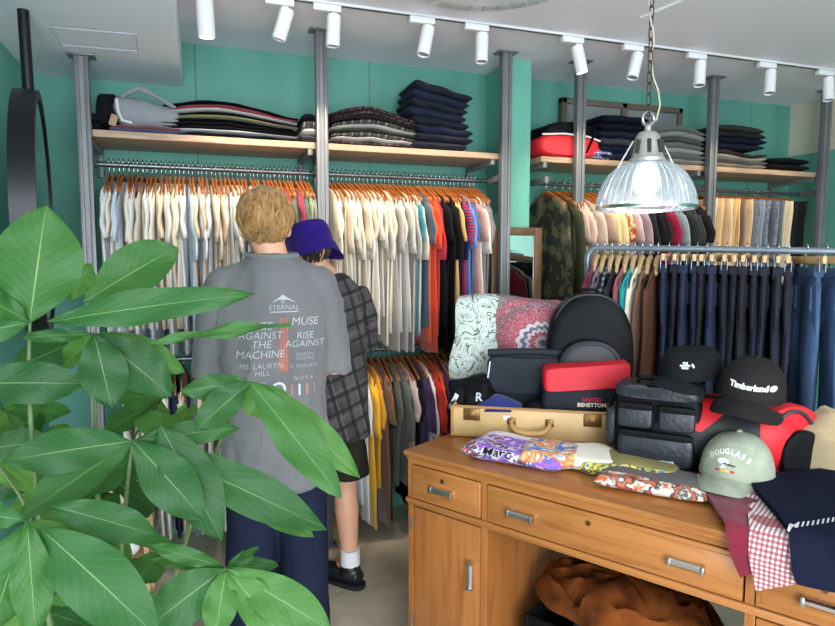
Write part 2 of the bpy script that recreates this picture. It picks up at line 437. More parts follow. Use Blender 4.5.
def run(items, xa, xb, z, place, hgroup, ggroup, far=None, hang=True):
    n = len(items)
    for i, it in enumerate(items):
        nm, kind, mat, desc, cat, k = it
        x = xa+(xb-xa)*(i+.5)/n+rg.uniform(-.003, .003)
        rz = rg.uniform(-.05, .05)
        dy = rg.uniform(-.006, .006)
        if hang: hg_ = put_hanger((x, YR+dy, z+.012), rz, f'orange wooden hanger on {place[0]}, {ordn(i+1)} from {place[1]}', hgroup)
        if hang and kind == 't': hg_.scale = (1, .66, .75)
        put_garment(nm, kind, (x, YR+dy, z+.012), rz+rg.uniform(-.03, .03), mat, f'{desc} on {place[0]}, {ordn(i+1)} from {place[1]}', cat, ggroup, rg.randrange(6), **k)
def S_(c, desc, L=.68, **k):
    mt = c if not isinstance(c, tuple) else cloth(c); return ('hanging_shirt', 's', mt, desc, 'shirt', dict(L=L, **k))
def T_(c, desc, L=.86, **k):
    mt = c if not isinstance(c, tuple) else cloth(c, 'twill'); return ('hanging_trousers', 't', mt, desc, 'trousers', dict(L=L, **k))
# upper rail near the mirror
it = []
for i in range(38):
    c = creams[rg.randrange(6)]
    d = 'cream short-sleeved shirt'; L = .68
    if i in (2, 9, 17): c = (196, 214, 232); d = 'pale blue shirt'; L = .80
    elif i in (20, 24): c = (206, 180, 156); d = 'light brown shirt'
    elif rg.random() < .35: L = .80; c = (218, 220, 222); d = 'long white shirt'
    it.append(S_(c, d, L, thick=.0125))
for c, d in (((236, 232, 226), 'white shirt'), ((170, 40, 44), 'red shirt'), ((110, 60, 50), 'brown shirt'), ((80, 104, 96), 'grey-green shirt'), ((178, 44, 78), 'crimson shirt'), ((74, 110, 104), 'teal-grey shirt'), ((140, 144, 116), 'sage shirt'), ((120, 128, 112), 'olive grey shirt')):
    it.append(S_(c, d, thick=.011))
run(it, postx[0]+.06, postx[1]-.035, ZR, ('the cream shirt rail', 'the mirror-side post'), 'hangers on the cream shirt rail', 'shirts on the cream shirt rail')
# upper rail between hat post and pillar
it = []
for i in range(13): it.append(S_(creams[i % 6], 'cream short-sleeved shirt', (.74, .66, .80)[i % 3]))
for i in range(6): it.append(S_((204, 196, 182) if i % 2 else (176, 170, 162), 'off-white shirt', (.84, .74)[i % 2]))
for c, d in ((( 40, 138, 150), 'teal shirt'), ((74, 92, 110), 'slate shirt'), ((236, 92, 34), 'bright orange shirt'), ((226, 80, 36), 'orange shirt'), ((196, 34, 52), 'red shirt'),
             ((30, 30, 32), 'black shirt'), ((26, 26, 28), 'black shirt'), ((34, 33, 34), 'faded black shirt'), ((226, 170, 92), 'peach-yellow shirt'), ((34, 38, 76), 'navy shirt')):
    it.append(S_(c, d, (.72, .80, .86, .76)[len(it) % 4]))
it.append(S_(stripes((196, 44, 60), (40, 54, 120), .008), 'red and blue striped shirt', .62))
for c, d in (((110, 140, 196), 'light blue shirt'), ((86, 100, 150), 'dusty blue shirt'), ((196, 150, 138), 'dusty pink shirt'), ((226, 216, 200), 'cream shirt'), ((142, 132, 136), 'mauve grey shirt'), ((128, 120, 122), 'stone grey shirt')):
    it.append(S_(c, d, (.84, .74, .80)[len(it) % 3]))
run(it, postx[1]+.05, postx[2]-.09, ZR, ('the middle upper rail', 'the bucket-hat post'), 'hangers on the middle upper rail', 'shirts on the middle upper rail')
# lower rails
it = []
for i in range(22):
    c, d = [((230, 226, 218), 'white shirt'), ((38, 50, 74), 'navy shirt'), ((90, 110, 130), 'steel blue shirt'), ((36, 38, 44), 'dark shirt'), ((206, 196, 176), 'beige shirt')][rg.randrange(5)]
    if i == 13: c, d = (206, 50, 34), 'red shirt'
    if i == 15: c, d = (220, 70, 80), 'coral shirt'
    if i == 12: c, d = (38, 66, 104), 'blue shirt'
    it.append(S_(c, d, .74))
run(it, postx[0]+.1, postx[1]-.04, ZL, ('the lower rail behind the plant', 'the mirror-side post'), 'hangers on the lower rail behind the plant', 'shirts on the lower rail behind the plant')
it = []
for c, d, L in (((206, 220, 234), 'pale blue long shirt', .82), ((232, 232, 230), 'white shirt', .7), ((226, 224, 218), 'off-white shirt', .8), ((236, 180, 40), 'yellow shirt', .84), ((206, 150, 30), 'mustard shirt', .62), ((120, 86, 60), 'brown shirt', .84),
                ((60, 46, 40), 'dark brown shirt', .8), ((86, 92, 70), 'olive shirt', .62), ((96, 100, 96), 'grey-green shirt', .62), ((206, 186, 180), 'pale pink shirt', .6), ((30, 28, 34), 'black shirt', .8),
                ((74, 44, 96), 'purple shirt', .66), ((236, 234, 230), 'bright white shirt', .6), ((206, 44, 36), 'scarlet shirt', .56), ((236, 90, 40), 'orange shirt', .58), ((84, 44, 120), 'violet shirt', .6),
                ((196, 206, 216), 'ice blue shirt', .56), ((232, 230, 226), 'white shirt', .6), ((200, 196, 192), 'light grey shirt', .58)):
    it.append(S_(c, d, L, thick=.015))
run(it, postx[1]+.12, postx[2]-.20, ZL, ('the middle lower rail', 'the bucket-hat post'), 'hangers on the middle lower rail', 'shirts on the middle lower rail')
# far rails
it = [S_(camo_mat(), 'olive camouflage jacket', .62, long=True, thick=.02), S_((70, 72, 54), 'dark olive jacket', .66, long=True, thick=.02)]
for c, d in (((206, 176, 160), 'dusty pink shirt'), ((222, 196, 176), 'blush shirt'), ((212, 190, 172), 'beige shirt'), ((190, 160, 140), 'tan shirt'), ((226, 206, 150), 'butter yellow shirt'), ((230, 210, 160), 'pale yellow shirt')):
    it.append(S_(c, d, .66, thick=.017))
it.append(S_(floral(), 'orange floral shirt', .66, thick=.017))
for c, d in (((214, 186, 186), 'pale pink shirt'), ((176, 150, 156), 'mauve shirt'), ((50, 46, 50), 'charcoal shirt'), ((40, 38, 42), 'black shirt'), ((60, 44, 48), 'dark plum shirt'), ((178, 34, 74), 'crimson shirt'), ((130, 150, 158), 'blue-grey shirt'), ((160, 166, 166), 'pale grey shirt'), ((60, 64, 66), 'dark grey shirt'), ((70, 66, 60), 'brown-grey shirt'), ((40, 40, 44), 'soft black shirt')):
    it.append(S_(c, d, .7, thick=.015))
run(it, postx[3]-.12, postx[4]-.05, ZR, ('the rail behind the pendant lamp', 'the pillar'), 'hangers on the rail behind the pendant lamp', 'shirts on the rail behind the pendant lamp')
it = []
den = plain('speckled_denim', (120, 130, 146), .9, var=.3, scale=60, bumps=.4)
for c, d in (((222, 196, 160), 'cream'), ((216, 184, 140), 'pale tan'), ((196, 156, 112), 'tan'), ((224, 200, 168), 'cream'), ((206, 166, 110), 'golden tan'), ((212, 172, 120), 'sand'), ((120, 96, 84), 'brown'), ((196, 166, 130), 'beige'), ((100, 104, 112), 'grey'), (den, 'speckled grey'),
             ((136, 140, 146), 'light grey'), (den, 'speckled grey'), ((88, 92, 100), 'dark grey'), (den, 'speckled grey'), ((96, 104, 116), 'slate'), ((196, 180, 150), 'oatmeal'), ((206, 190, 160), 'pale oatmeal'), ((30, 32, 36), 'black'), ((22, 24, 28), 'black'), ((26, 26, 30), 'black')):
    it.append(T_(c, d+' trousers', .80, thick=.016))
run(it, postx[4]+.06, postx[5]-.10, ZR, ('the trouser rail', 'its nearer post'), 'hangers on the trouser rail', 'trousers on the trouser rail')
# ============================================================ FREE-STANDING RACK BEHIND THE DESK
ra = at(588, 247.5, 3.0); dirr = (RH*.866-FH*.5).normalized(); rza = math.atan2(dirr.y, dirr.x); LR = 1.2
zr = 1.53; dz = -.022/.98
t = thing('rolling_clothes_rack', 'galvanised pipe clothes rack behind the desk, hung with jeans', 'clothes rack', (ra.x, ra.y, 0), rza)
g = MB(); pts = [(0, 0, .12), (0, 0, zr-.05)]
for i in range(7):
    a = math.pi/2*i/6; pts.append((.05*(1-math.cos(a)), 0, zr-.05+.05*math.sin(a)))
pts += [(LR-.05, 0, zr+dz*LR)]
for i in range(1, 7):
    a = math.pi/2*i/6; pts.append((LR-.05+.05*math.sin(a), 0, zr+dz*LR-.05*(1-math.cos(a))))
pts += [(LR, 0, .12)]
M['pipe'] = plain('galvanised_pipe', (132, 146, 156), .42, .5, .1)
obj('rack_frame', g.tube(pts, .0145, 14), M['pipe'], t)
for x in (0, LR):
    obj('base_bar', MB().tube([(x, -.24, .11), (x, .24, .11)], .0145, 10), M['pipe'], t)
    for y in (-.22, .22):
        c = obj('caster', MB().tube([(x-.012, y, .04), (x+.012, y, .04)], .038, 14).box((x-.02, y-.01, .04), (x+.02, y+.01, .10), .002), M['blackm'], t)
obj('lower_bar', MB().tube([(0, 0, .16), (LR, 0, .16)], .011, 10), M['pipe'], t)
def rp(s): return Vector((ra.x+dirr.x*s, ra.y+dirr.y*s, zr+dz*s+.014))
place = 'the pipe rack'; PALE = HANG.copy(); PALE.materials.clear(); PALE.materials.append(M['pine'])
shirts = [((120, 40, 56), 'maroon jacket'), ((116, 100, 116), 'mauve grey jacket'), (stripes((50, 52, 60), (120, 122, 128), .012), 'dark striped shirt'), ((46, 44, 52), 'charcoal jacket'), ((136, 78, 74), 'dusty maroon jacket'), ((20, 140, 140), 'teal jacket'), ((214, 206, 180), 'cream long-sleeved shirt'), ((112, 76, 56), 'brown jacket'), ((84, 56, 42), 'dark brown jacket')]
for i, (c, d) in enumerate(shirts):
    p = rp(.045+i*.034); rz = rza+rg.uniform(-.04, .04)
    h = put_hanger(p, rz, f'pale wooden hanger on {place} holding the {d}', 'hangers on the pipe rack'); h.scale = (1.9, .55, .82)
    for q_ in h.children:
        if q_.name.startswith('hanger_bar'): q_.data = PALE
    mt = c if not isinstance(c, tuple) else cloth(c, 'wool')
    put_garment('hanging_jacket', 's', p, rz, mt, f'{d} on {place} behind the black backpack', 'jacket', 'jackets on the pipe rack', i % 5, L=.66, thick=.015, long=True)
def jeans_mat(c, nm):
    m, nt, b = newmat(nm); v = coords(nt, scale=(1, 1, .25)); C = srgb(c)
    lk(nt, ramp(nt, nz(nt, v, 14, 4, .6), [(.3, tuple(x*.55 for x in C[:3])), (.62, C), (.8, tuple(min(1, x*1.7+.01) for x in C[:3]))]), b.inputs['Base Color'])
    b.inputs['Roughness'].default_value = .85; bump(nt, b, nz(nt, coords(nt), 40, 3), .5); return m
JM = [jeans_mat((20, 26, 44), 'dark_indigo_denim'), jeans_mat((24, 34, 64), 'indigo_denim'), jeans_mat((16, 18, 30), 'blue_black_denim'), jeans_mat((64, 92, 128), 'mid_blue_denim')]
JD = ['dark indigo jeans', 'indigo jeans', 'blue-black jeans', 'faded blue jeans']
def jeans_obj(p, rz, kind, var, label, wid=.2):
    rnd = random.Random(var); o = thing('hanging_jeans', label, 'jeans', p, rz, 'jeans on the pipe rack')
    g = MB()
    for s in (-1, 1):
        rings = []
        for k in range(12):
            u = k/11; z = -.14-.86*u; hw = (wid*.5)*(1-.22*u); r = []; ph = var*2.1+s
            for j in range(14):
                a = 2*math.pi*j/14; y = s*(wid*.5-.004)+hw*math.copysign(abs(math.cos(a))**.75, math.cos(a)); x = .0165*math.copysign(abs(math.sin(a))**.8, math.sin(a))
                x += .008*math.sin(y*30+ph+u*3)*min(1, u*3)+.006*math.sin(u*12+ph)*u
                r.append((x, y, z))
            rings.append(r)
        g.loft(rings)
    mt = JM[kind]; obj('legs', g, mt, o)
    g = MB(); g.sellipse([((0, 0, -.34), wid*.97, .007, 3), ((0, 0, -.28), wid*1.0, .015, 3), ((0, 0, -.20), wid*.98, .017, 3.5), ((0, 0, -.105), wid*.92, .014, 4)], 24)
    # swap to y-wide
    g.shift(Matrix.Rotation(R(90), 4, 'Z')); obj('seat', g, mt, o)
    g = MB(); g.box((-.018, -wid*.93, -.118), (.018, wid*.93, -.083), .004); obj('waistband', g, mt, o)
    for s in (-1, 1): obj('pocket', MB().box((-.0195, s*wid*.5-.04, -.25), (.0195, s*wid*.5+.04, -.155), .001), mt, o)
    pass
    return o
M['clip'] = plain('clip_steel', (150, 160, 170), .4, .7)
def clip_hanger(p, rz, label, wid=.17):
    h = thing('clip_hanger', label, 'hanger', p, rz, 'clip hangers on the pipe rack')
    g = MB().box((-.008, -wid, -.066), (.008, wid, -.036), .004); obj('hanger_bar', g, M['pine'], h)
    c = bpy.data.objects.new('hook', HOOK); COL.objects.link(c); c.parent = h
    for s in (-1, 1):
        y = s*wid*.86; g = MB()
        g.box((-.013, y-.008, -.100), (-.009, y+.008, -.052), .002); g.box((.009, y-.008, -.100), (.013, y+.008, -.052), .002)
        g.tube([(-.014, y, -.062), (.014, y, -.062)], .004, 8); pass
        obj('clip', g, M['clip'], h)
for i in range(13):
    p = rp(.365+i*.0385); rz = rza+rg.uniform(-.05, .05); kd = rg.choice((0, 0, 1, 2, 2, 1))
    clip_hanger(p, rz, f'clip hanger holding dark jeans, {ordn(i+1)} after the brown jacket')
    jeans_obj(p, rz, kd, i, f'{JD[kd]} on the pipe rack, {ordn(i+1)} pair after the brown jacket', .165+.01*(i % 3))
for i, (s, a) in enumerate(((.885, .35), (.95, .5), (1.03, .45))):
    p = rp(s); clip_hanger(p, rza+a, ['clip hanger holding the first faded jeans', 'clip hanger holding the middle faded jeans', 'clip hanger holding the endmost faded jeans'][i])
    jeans_obj(p, rza+a, 3, 30+i, ['faded blue jeans next to the dark jeans on the pipe rack', 'middle one of three faded blue jeans at the rack end', 'faded blue jeans at the very end of the pipe rack'][i], .135)

# ============================================================ TRACK LIGHTS
ta, tb = on_z(225, 0, H), on_z(835, 77, H); YT = 2.76
t = thing('lighting_track', 'long white ceiling track carrying the spotlights', 'light track', (0, 0, 0))
obj('track_rail', MB().box((-.15, YT-.016, H-.010), (3.75, YT+.016, H-.0005), .002), M['whiteplastic'], t)
obj('track_slot', MB().box((-.15, YT-.005, H-.0115), (3.75, YT+.005, H-.0095)), M['blackm'], t)
# px of head, tilt toward camera / sideways, lit
spots = [(205, 18, (.05, -.15), 1), (287, 26, (-.38, -.25), 0), (334, 30, (-.05, -.1), 0), (428, 44, (-.28, .1), 0), (482, 48, (-.05, .1), 0), (577, 60, (.3, .1), 1), (637, 66, (-.35, .1), 0), (700, 74, (-.15, .2), 0), (770, 80, (-.15, .2), 0), (828, 86, (-.05, .2), 0)]
sl_ = ['lit white spotlight nearest the lowered ceiling corner', 'tilted white spotlight next after the lit corner one', 'short upright white spotlight in front of the bucket-hat post', 'tilted white spotlight above the folded plaid shirts', 'white spotlight above the stacked dark jeans', 'lit white spotlight in front of the post beyond the pillar',
       'white spotlight tilted beside the lamp chain', 'white spotlight beyond the lamp chain, before the dividing post', 'white spotlight over the far folded stack, second from the end', 'endmost white spotlight by the far side wall post']
for i, (px, py, (sx_, sy_), lit) in enumerate(spots):
    x = on_y(px, py, YT).x
    t = thing('track_spotlight', sl_[i], 'spotlight', (x, YT, H-.0115), 0, 'white track spotlights')
    obj('adapter', MB().box((-.09, -.016, -.028), (.03, .016, 0), .004), M['whiteplastic'], t)
    obj('stem', MB().tube([(0, 0, -.028), (0, 0, -.062)], .006, 8), M['whiteplastic'], t)
    big = 1.15 if i == 0 else 1
    dirv = Vector((sx_*.8, -sy_*.5, -1)).normalized(); L = .118*big; r = .030*big
    mat = Matrix.Translation((0, 0, -.050)) @ dirv.to_track_quat('-Z', 'Y').to_matrix().to_4x4()
    g = MB().lathe([(.002, .012), (r*.9, .012), (r, .006), (r, -L), (r*.86, -L), (r*.84, -L+.012), (.002, -L+.012)], n=24, cap=True); g.shift(mat)
    obj('spot_body', g, M['white'], t)
    g = MB().lathe([(.001, -L+.009), (r*.82, -L+.009), (r*.82, -L+.006), (.001, -L+.006)], n=20, cap=True); g.shift(mat)
    obj('lens', g, M['spotlit'] if lit else M['lens'], t)
    ld = bpy.data.lights.new('spot_beam', 'SPOT'); ld.energy = (18 if i < 5 else 11)*1.0; ld.color = (1, .84, .62); ld.spot_size = R(74); ld.spot_blend = .8; ld.shadow_soft_size = .03
    lo = bpy.data.objects.new('spot_beam', ld); COL.objects.link(lo)
    src = Vector((x, YT, H-.022-.062))+dirv*(L+.01)
    lo.location = src; tgt = Vector((x+sx_*.5+.1, 3.28, 1.45)); lo.rotation_euler = (tgt-src).to_track_quat('-Z', 'Y').to_euler()

# ceiling air cassette
c0 = on_z(492, -37, H)
t = thing('ceiling_diffuser', 'round white air diffuser on the ceiling before the track', 'air vent', (c0.x, c0.y, H))
g = MB().lathe([(.02, -.02), (.30, -.035), (.40, -.02), (.42, 0), (.02, 0)], n=48, cap=True); obj('cover', g, M['white'], t)
g = MB()
for k in range(36):
    a = 2*math.pi*k/36; g.tube([(.12*math.cos(a), .12*math.sin(a), -.028), (.37*math.cos(a+.18), .37*math.sin(a+.18), -.031)], .004, 4)
obj('fin', g, plain('grey_fin', (170, 172, 178), .5), t)
ca, cb = on_z(641, 16, H), on_z(684, -2, H)
tag(obj('cable_conduit', MB().tube([(ca.x, ca.y, H-.006), (cb.x, cb.y, H-.006), (cb.x+(cb.x-ca.x), 2*cb.y-ca.y, H-.006)], .006, 8), M['white']), 'thin white conduit on the ceiling above the pendant lamp', 'conduit')

# ============================================================ PENDANT LAMP
lp = at(645.5, 208, 2.25)
t = thing('pendant_lamp', 'ribbed glass dome pendant lamp hanging on a chain over the desk', 'pendant lamp', (lp.x, lp.y, lp.z))
prof = [(.168, .002), (.167, .02), (.160, .05), (.147, .085), (.126, .118), (.098, .142), (.072, .155), (.060, .160)]
inner = [(r-.004, z-.002) for r, z in prof[::-1]]
g = MB().lathe(prof+inner, n=84, rib=.0045, nr=1); obj('glass_shade', g, M['glass'], t, smooth=False)
g = MB()
g.lathe([(.166, -.006), (.172, -.006), (.172, .005), (.166, .005), (.166, -.006)], n=64); obj('rim_band', g, M['chrome'], t)
g = MB().lathe([(.055, .150), (.062, .158), (.062, .170), (.054, .178), (.046, .220), (.040, .250), (.030, .262), (.012, .268), (.010, .285), (.002, .286)], n=32, cap=True)
obj('lamp_cap', g, plain('brushed_aluminium', (186, 184, 178), .4, .55), t)
g = MB()
for k in range(8):
    a = 2*math.pi*(k+.3)/8; g.tube([((.0545)*math.cos(a), .0545*math.sin(a), .188), (.047*math.cos(a), .047*math.sin(a), .232)], .007, 8)
obj('vent_slot', g, plain('dark_slot', (60, 58, 54), .7), t)
g = MB(); pts = [(.024*math.cos(a), 0, .308+.024*math.sin(a)) for a in (2*math.pi*k/20 for k in range(21))]
obj('ring', MB().tube(pts, .0048, 8), M['chrome'], t)
for sgn in (-1, 1):
    a = R(-14); obj('strut', MB().tube([(sgn*.170*math.cos(a), sgn*.170*math.sin(a), -.002), (sgn*.128*math.cos(a), sgn*.128*math.sin(a), .10), (sgn*.052*math.cos(a), sgn*.052*math.sin(a), .232)], .0035, 8), M['chrome'], t)
obj('bulb', MB().lathe([(.002, .045), (.024, .052), (.040, .075), (.043, .100), (.034, .130), (.018, .150), (.014, .165)], n=24, cap=True), M['bulb'], t)
g = MB(); z = .338; k = 0; ztop = H-lp.z
while z < ztop-.03:
    pts = []
    for j in range(17):
        a = 2*math.pi*j/16; u = .0085*math.cos(a); v_ = .013*math.sin(a)+.009*math.copysign(1, math.sin(a)) if abs(math.sin(a)) > .01 else .013*math.sin(a)
        pts.append((u, 0, z+v_) if k % 2 else (0, u, z+v_))
    g.tube(pts, .0024, 6, cap=False); z += .037; k += 1
obj('chain', g, plain('aged_chain', (92, 84, 74), .4, .8), t)
pts = [(.004, 0, .285), (.035, .0, .31), (.048, 0, .36), (.038, 0, .41), (.014, 0, .455), (.006, 0, .50)]+[(.010*math.sin(q), .010*math.cos(q), .50+(ztop-.50)*q/12) for q in range(1, 13)]
sm = []
for i in range(len(pts)-1):
    for f in (0, .5): sm.append(Vector(pts[i]).lerp(Vector(pts[i+1]), f))
obj('cord', MB().tube(sm+[pts[-1]], .003, 8), plain('cream_cord', (190, 180, 160), .6), t)
obj('ceiling_hook', MB().lathe([(.03, ztop-.012), (.03, ztop-.001), (.001, ztop-.0005)], n=20, cap=True), M['chrome'], t)
pl_ = bpy.data.lights.new('pendant_glow', 'POINT'); pl_.energy = 1.7; pl_.color = (.72, .88, 1); pl_.shadow_soft_size = .045
po = bpy.data.objects.new('pendant_glow', pl_); COL.objects.link(po); po.location = (lp.x, lp.y, lp.z+.0)

# ============================================================ MIRRORS
mc = on_y(35, 214, 2.62)
t = thing('round_wall_mirror', 'large round black-framed mirror hung from a ceiling rod', 'mirror', (mc.x, mc.y, mc.z), 0)
mrot = Euler((0, R(90), R(8))).to_matrix().to_4x4()
g = MB().lathe([(.40, -.036), (.43, -.036), (.43, .036), (.40, .036), (.40, -.036)], n=72); g.shift(mrot); obj('mirror_frame', g, M['blackm'], t)
g = MB().lathe([(.001, .030), (.402, .030), (.402, -.02), (.001, -.02)], n=72, cap=True); g.shift(mrot); obj('glass', g, M['mirror'], t)
zt = 2.35-mc.z
obj('hanging_rod', MB().tube([(0, 0, .41), (-.004, 0, zt)], .019, 12), M['blackm'], t)
# leaning mirror by the pillar
a0 = on_y(491, 227, 3.165); a1 = on_y(541, 228, 3.165)
t = thing('standing_mirror', 'brown wooden-framed standing mirror by the teal pillar', 'mirror', (a0.x, 3.165, 0), 0)
wd = a1.x-a0.x; ht = a0.z; g = MB(); e = .045
obj('mirror_frame', MB().box((0, -.016, 0), (e, .016, ht), .003).box((wd-e, -.016, 0), (wd, .016, ht), .003).box((e-.001, -.016, ht-e), (wd-e+.001, .016, ht), .003).box((e-.001, -.016, 0), (wd-e+.001, .016, e), .003), M['brownframe'], t)
obj('glass', MB().box((e-.003, -.004, e-.003), (wd-e+.003, .012, ht-e+.003)), M['mirror'], t)
b0 = on_y(827, 229, 2.98)
t = thing('tall_framed_mirror', 'brown wooden frame at the far side wall beyond the jeans', 'mirror', (XR-.03, 2.50, 0), 0)
obj('mirror_frame', MB().box((-.02, -.3, 0), (.02, -.25, b0.z), .003).box((-.02, .25, 0), (.02, .3, b0.z), .003).box((-.02, -.251, b0.z-.05), (.02, .251, b0.z), .003).box((-.02, -.251, 0), (.02, .251, .05), .003), M['brownframe'], t)
obj('glass', MB().box((-.005, -.255, .045), (.015, .255, b0.z-.045)), M['mirror'], t)

# ============================================================ DESK
P1 = on_z(403, 450, .78); P2 = on_z(684, 522, .78); dd = (P2-P1).normalized(); rzd = math.atan2(dd.y, dd.x)
DL = 1.50; DW = .72; PW = .345
nd = Vector((-dd.y, dd.x, 0))
def D(x, y, z=.78): q = P1+dd*x+nd*y; return Vector((q.x, q.y, z))
def dloc(p): q = Vector(p)-P1; return q.dot(dd), q.dot(nd)
for nm_, q in (('drw', (483, 480)), ('ped2', (745, 575))):
    r = ray(*q); k = (P1-CAM).dot(nd)/r.dot(nd)
t = thing('pedestal_desk', 'old oak pedestal desk with chrome pulls, covered in clothes and bags', 'desk', (P1.x, P1.y, 0), rzd)
desk = t
g = MB().box((0, 0, .762), (DL, DW, .780), .005, segs=2); g.box((.008, .008, .750), (DL-.008, DW-.008, .7625), .004)
obj('desk_top', g, M['desk'], t)
def sideboxes(x0, x1):
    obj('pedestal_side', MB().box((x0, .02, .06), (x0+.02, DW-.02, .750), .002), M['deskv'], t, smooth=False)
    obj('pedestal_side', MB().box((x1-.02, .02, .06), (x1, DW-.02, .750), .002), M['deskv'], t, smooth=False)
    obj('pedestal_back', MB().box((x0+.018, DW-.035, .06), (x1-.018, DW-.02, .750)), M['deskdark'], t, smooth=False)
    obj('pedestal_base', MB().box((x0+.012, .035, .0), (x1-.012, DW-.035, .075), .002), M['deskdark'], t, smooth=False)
sideboxes(.015, .015+PW); sideboxes(DL-.015-PW, DL-.015)
# rails framing the front
g = MB()
g.box((.015, .012, .735), (DL-.015, .03, .7505)); g.box((.008, .002, .588), (DL-.008, .03, .606), .005); g.box((.012, .008, .580), (DL-.012, .03, .589), .003)
obj('front_rail', g, M['desk'], t)
for x in (.015, PW-.006, DL-PW-.015, DL-.040): obj('drawer_divider', MB().box((x, .012, .604), (x+.022, .03, .7355)), M['deskv'], t, smooth=False)
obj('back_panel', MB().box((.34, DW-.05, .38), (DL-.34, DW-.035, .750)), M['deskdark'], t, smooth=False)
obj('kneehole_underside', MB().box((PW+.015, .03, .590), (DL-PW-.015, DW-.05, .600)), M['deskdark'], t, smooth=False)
def pull(parent, x, y, z, w, vert=False):
    g = MB()
    # cupped art-deco pull
    pr = [(.001, -.012), (-.014, -.012), (-.020, -.004), (-.020, .006), (-.014, .012), (.001, .012)]
    g.loft([[(xx, yy, zz*.85) for yy, zz in pr] for xx in (-w/2, -w/2+.008, w/2-.008, w/2)])
    for sx_ in (-1, 1): g.box((sx_*w/2-.005, -.022, -.012), (sx_*w/2+.005, .001, .012), .002)
    if vert: g.shift(Matrix.Rotation(R(90), 4, 'Y'))
    g.shift(Matrix.Translation((x, y, z))); return obj('chrome_handle', g, M['chrome'], parent)
def drawer(x0, x1, z0, z1, pulls, lock=None):
    g = MB().box((x0, .004, z0), (x1, .022, z1), .003, segs=2); g.box((x0+.012, .0015, z0+.012), (x1-.012, .006, z1-.012), .002)
    d = obj('drawer', g, M['desk'], t)
    for q in pulls: pull(d, q, .002, (z0+z1)/2-.005, .085)
    if lock: obj('keyhole', MB().tube([(lock, -.002, z1-.03), (lock, .003, z1-.03)], .008, 14), plain('aged_brass', (120, 90, 50), .4, .8), d)
drawer(.040, PW-.010, .609, .732, [.18], .18)
drawer(PW+.020, DL-PW-.020, .609, .732, [PW+.15, DL-PW-.155], DL/2-.03)
drawer(DL-PW+.010, DL-.043, .609, .732, [DL-.19], DL-.19)
def door(x0, x1, hx):
    g = MB().box((x0, .012, .085), (x1, .03, .574), .003); d = obj('door', g, M['deskv'], t); pull(d, hx, .010, .40, .09, True)
    for z in (.14, .51): obj('hinge', MB().tube([(x0-.004 if hx > (x0+x1)/2 else x1+.004, .008, z-.025), (x0-.004 if hx > (x0+x1)/2 else x1+.004, .008, z+.025)], .004, 8), M['chrome'], t)
door(.040, PW-.012, PW-.045); door(DL-PW+.012, DL-.043, DL-PW+.045)
for x0, x1 in ((.015, .038), (PW-.010, PW+.015), (DL-PW-.015, DL-PW+.010), (DL-.041, DL-.015)): obj('front_stile', MB().box((x0, .012, .06), (x1, .032, .582), .002), M['deskv'], t, smooth=False)
for x0, x1 in ((.03, PW), (DL-PW, DL-.03)): obj('bottom_rail', MB().box((x0, .014, .06), (x1, .03, .083)), M['deskv'], t, smooth=False)

# corduroy heap, crates under the desk
def heap(name, cx, cy, z0, rx, ry, h, mat, label, cat, seed=0, res=44, amp=.03, sc=7, rot=0):
    g = MB(); n = 48; rings = []
    for k in range(12):
        u = k/11; rr = math.cos(u*math.pi/2)**.55 if u < 1 else .02; z = h*math.sin(u*math.pi/2)**1.2
        rings.append([Vector((rx*rr*math.cos(a), ry*rr*math.sin(a), z)) for a in (2*math.pi*j/n for j in range(n))])
    g.loft(rings)
    for v in g.bm.verts:
        q = v.co.copy(); f = min(1, max(0, q.z/(h*.25)))
        r1 = 1-abs(noise.noise(Vector((q.x*sc, q.y*sc, q.z*sc+seed))))*2
        v.co.z += f*amp*(r1-.5)*1.6; v.co.x += amp*.8*noise.noise(q*sc+Vector((seed, 3, 1))); v.co.y += amp*.8*noise.noise(q*sc+Vector((seed, 9, 5)))
        v.co.z = max(v.co.z, .0)
    return tag(obj(name, g, mat, loc=(cx, cy, z0), rot=(0, 0, rot)), label, cat)
def corduroy():
    m, nt, b = newmat('rust_corduroy'); v = coords(nt); wv = ND(nt, 'ShaderNodeTexWave'); wv.inputs['Scale'].default_value = 55; wv.inputs['Distortion'].default_value = 3; wv.inputs['Detail Scale'].default_value = .4; lk(nt, v, wv.inputs[0])
    lk(nt, ramp(nt, nz(nt, v, 8, 3), [(.35, srgb((70, 34, 14))), (.65, srgb((136, 72, 30)))]), b.inputs['Base Color']); b.inputs['Roughness'].default_value = .8; b.inputs['Specular IOR Level'].default_value = .1
    bump(nt, b, wv.outputs['Fac'], .35, .003); return m
kc = D(.72, .30)
t2 = thing('storage_crate', 'black plastic crate under the desk full of clothes', 'crate', (kc.x, kc.y, 0), rzd)
g = MB().box((-.27, -.19, 0), (.27, .19, .015)).box((-.27, -.19, .01), (-.255, .19, .27), .003).box((.255, -.19, .01), (.27, .19, .27), .003).box((-.256, -.19, .01), (.256, -.175, .27), .003).box((-.256, .175, .01), (.256, .19, .27), .003)
obj('crate_body', g, M['black'], t2)
heap('folded_denim_pile', kc.x, kc.y, .018, .235, .155, .30, jeans_mat((150, 166, 184), 'pale_denim'), 'pale denim and white clothes under the rust corduroy', 'clothes', 3, amp=.015)
heap('corduroy_jacket', kc.x, kc.y, .305, .31, .20, .11, corduroy(), 'crumpled rust corduroy jacket heaped under the desk', 'jacket', 8, amp=.022, sc=13, rot=rzd)
g = MB().tube([(-.3, 0, 0), (.3, 0, 0)], .012, 12); q = D(.52, .60)
t3 = thing('folded_stool', 'chrome-legged folding stool glimpsed beneath the desk', 'stool', (q.x, q.y, 0), rzd)
obj('seat', MB().box((-.15, -.06, .50), (.15, .06, .525), .006), M['blackm'], t3)
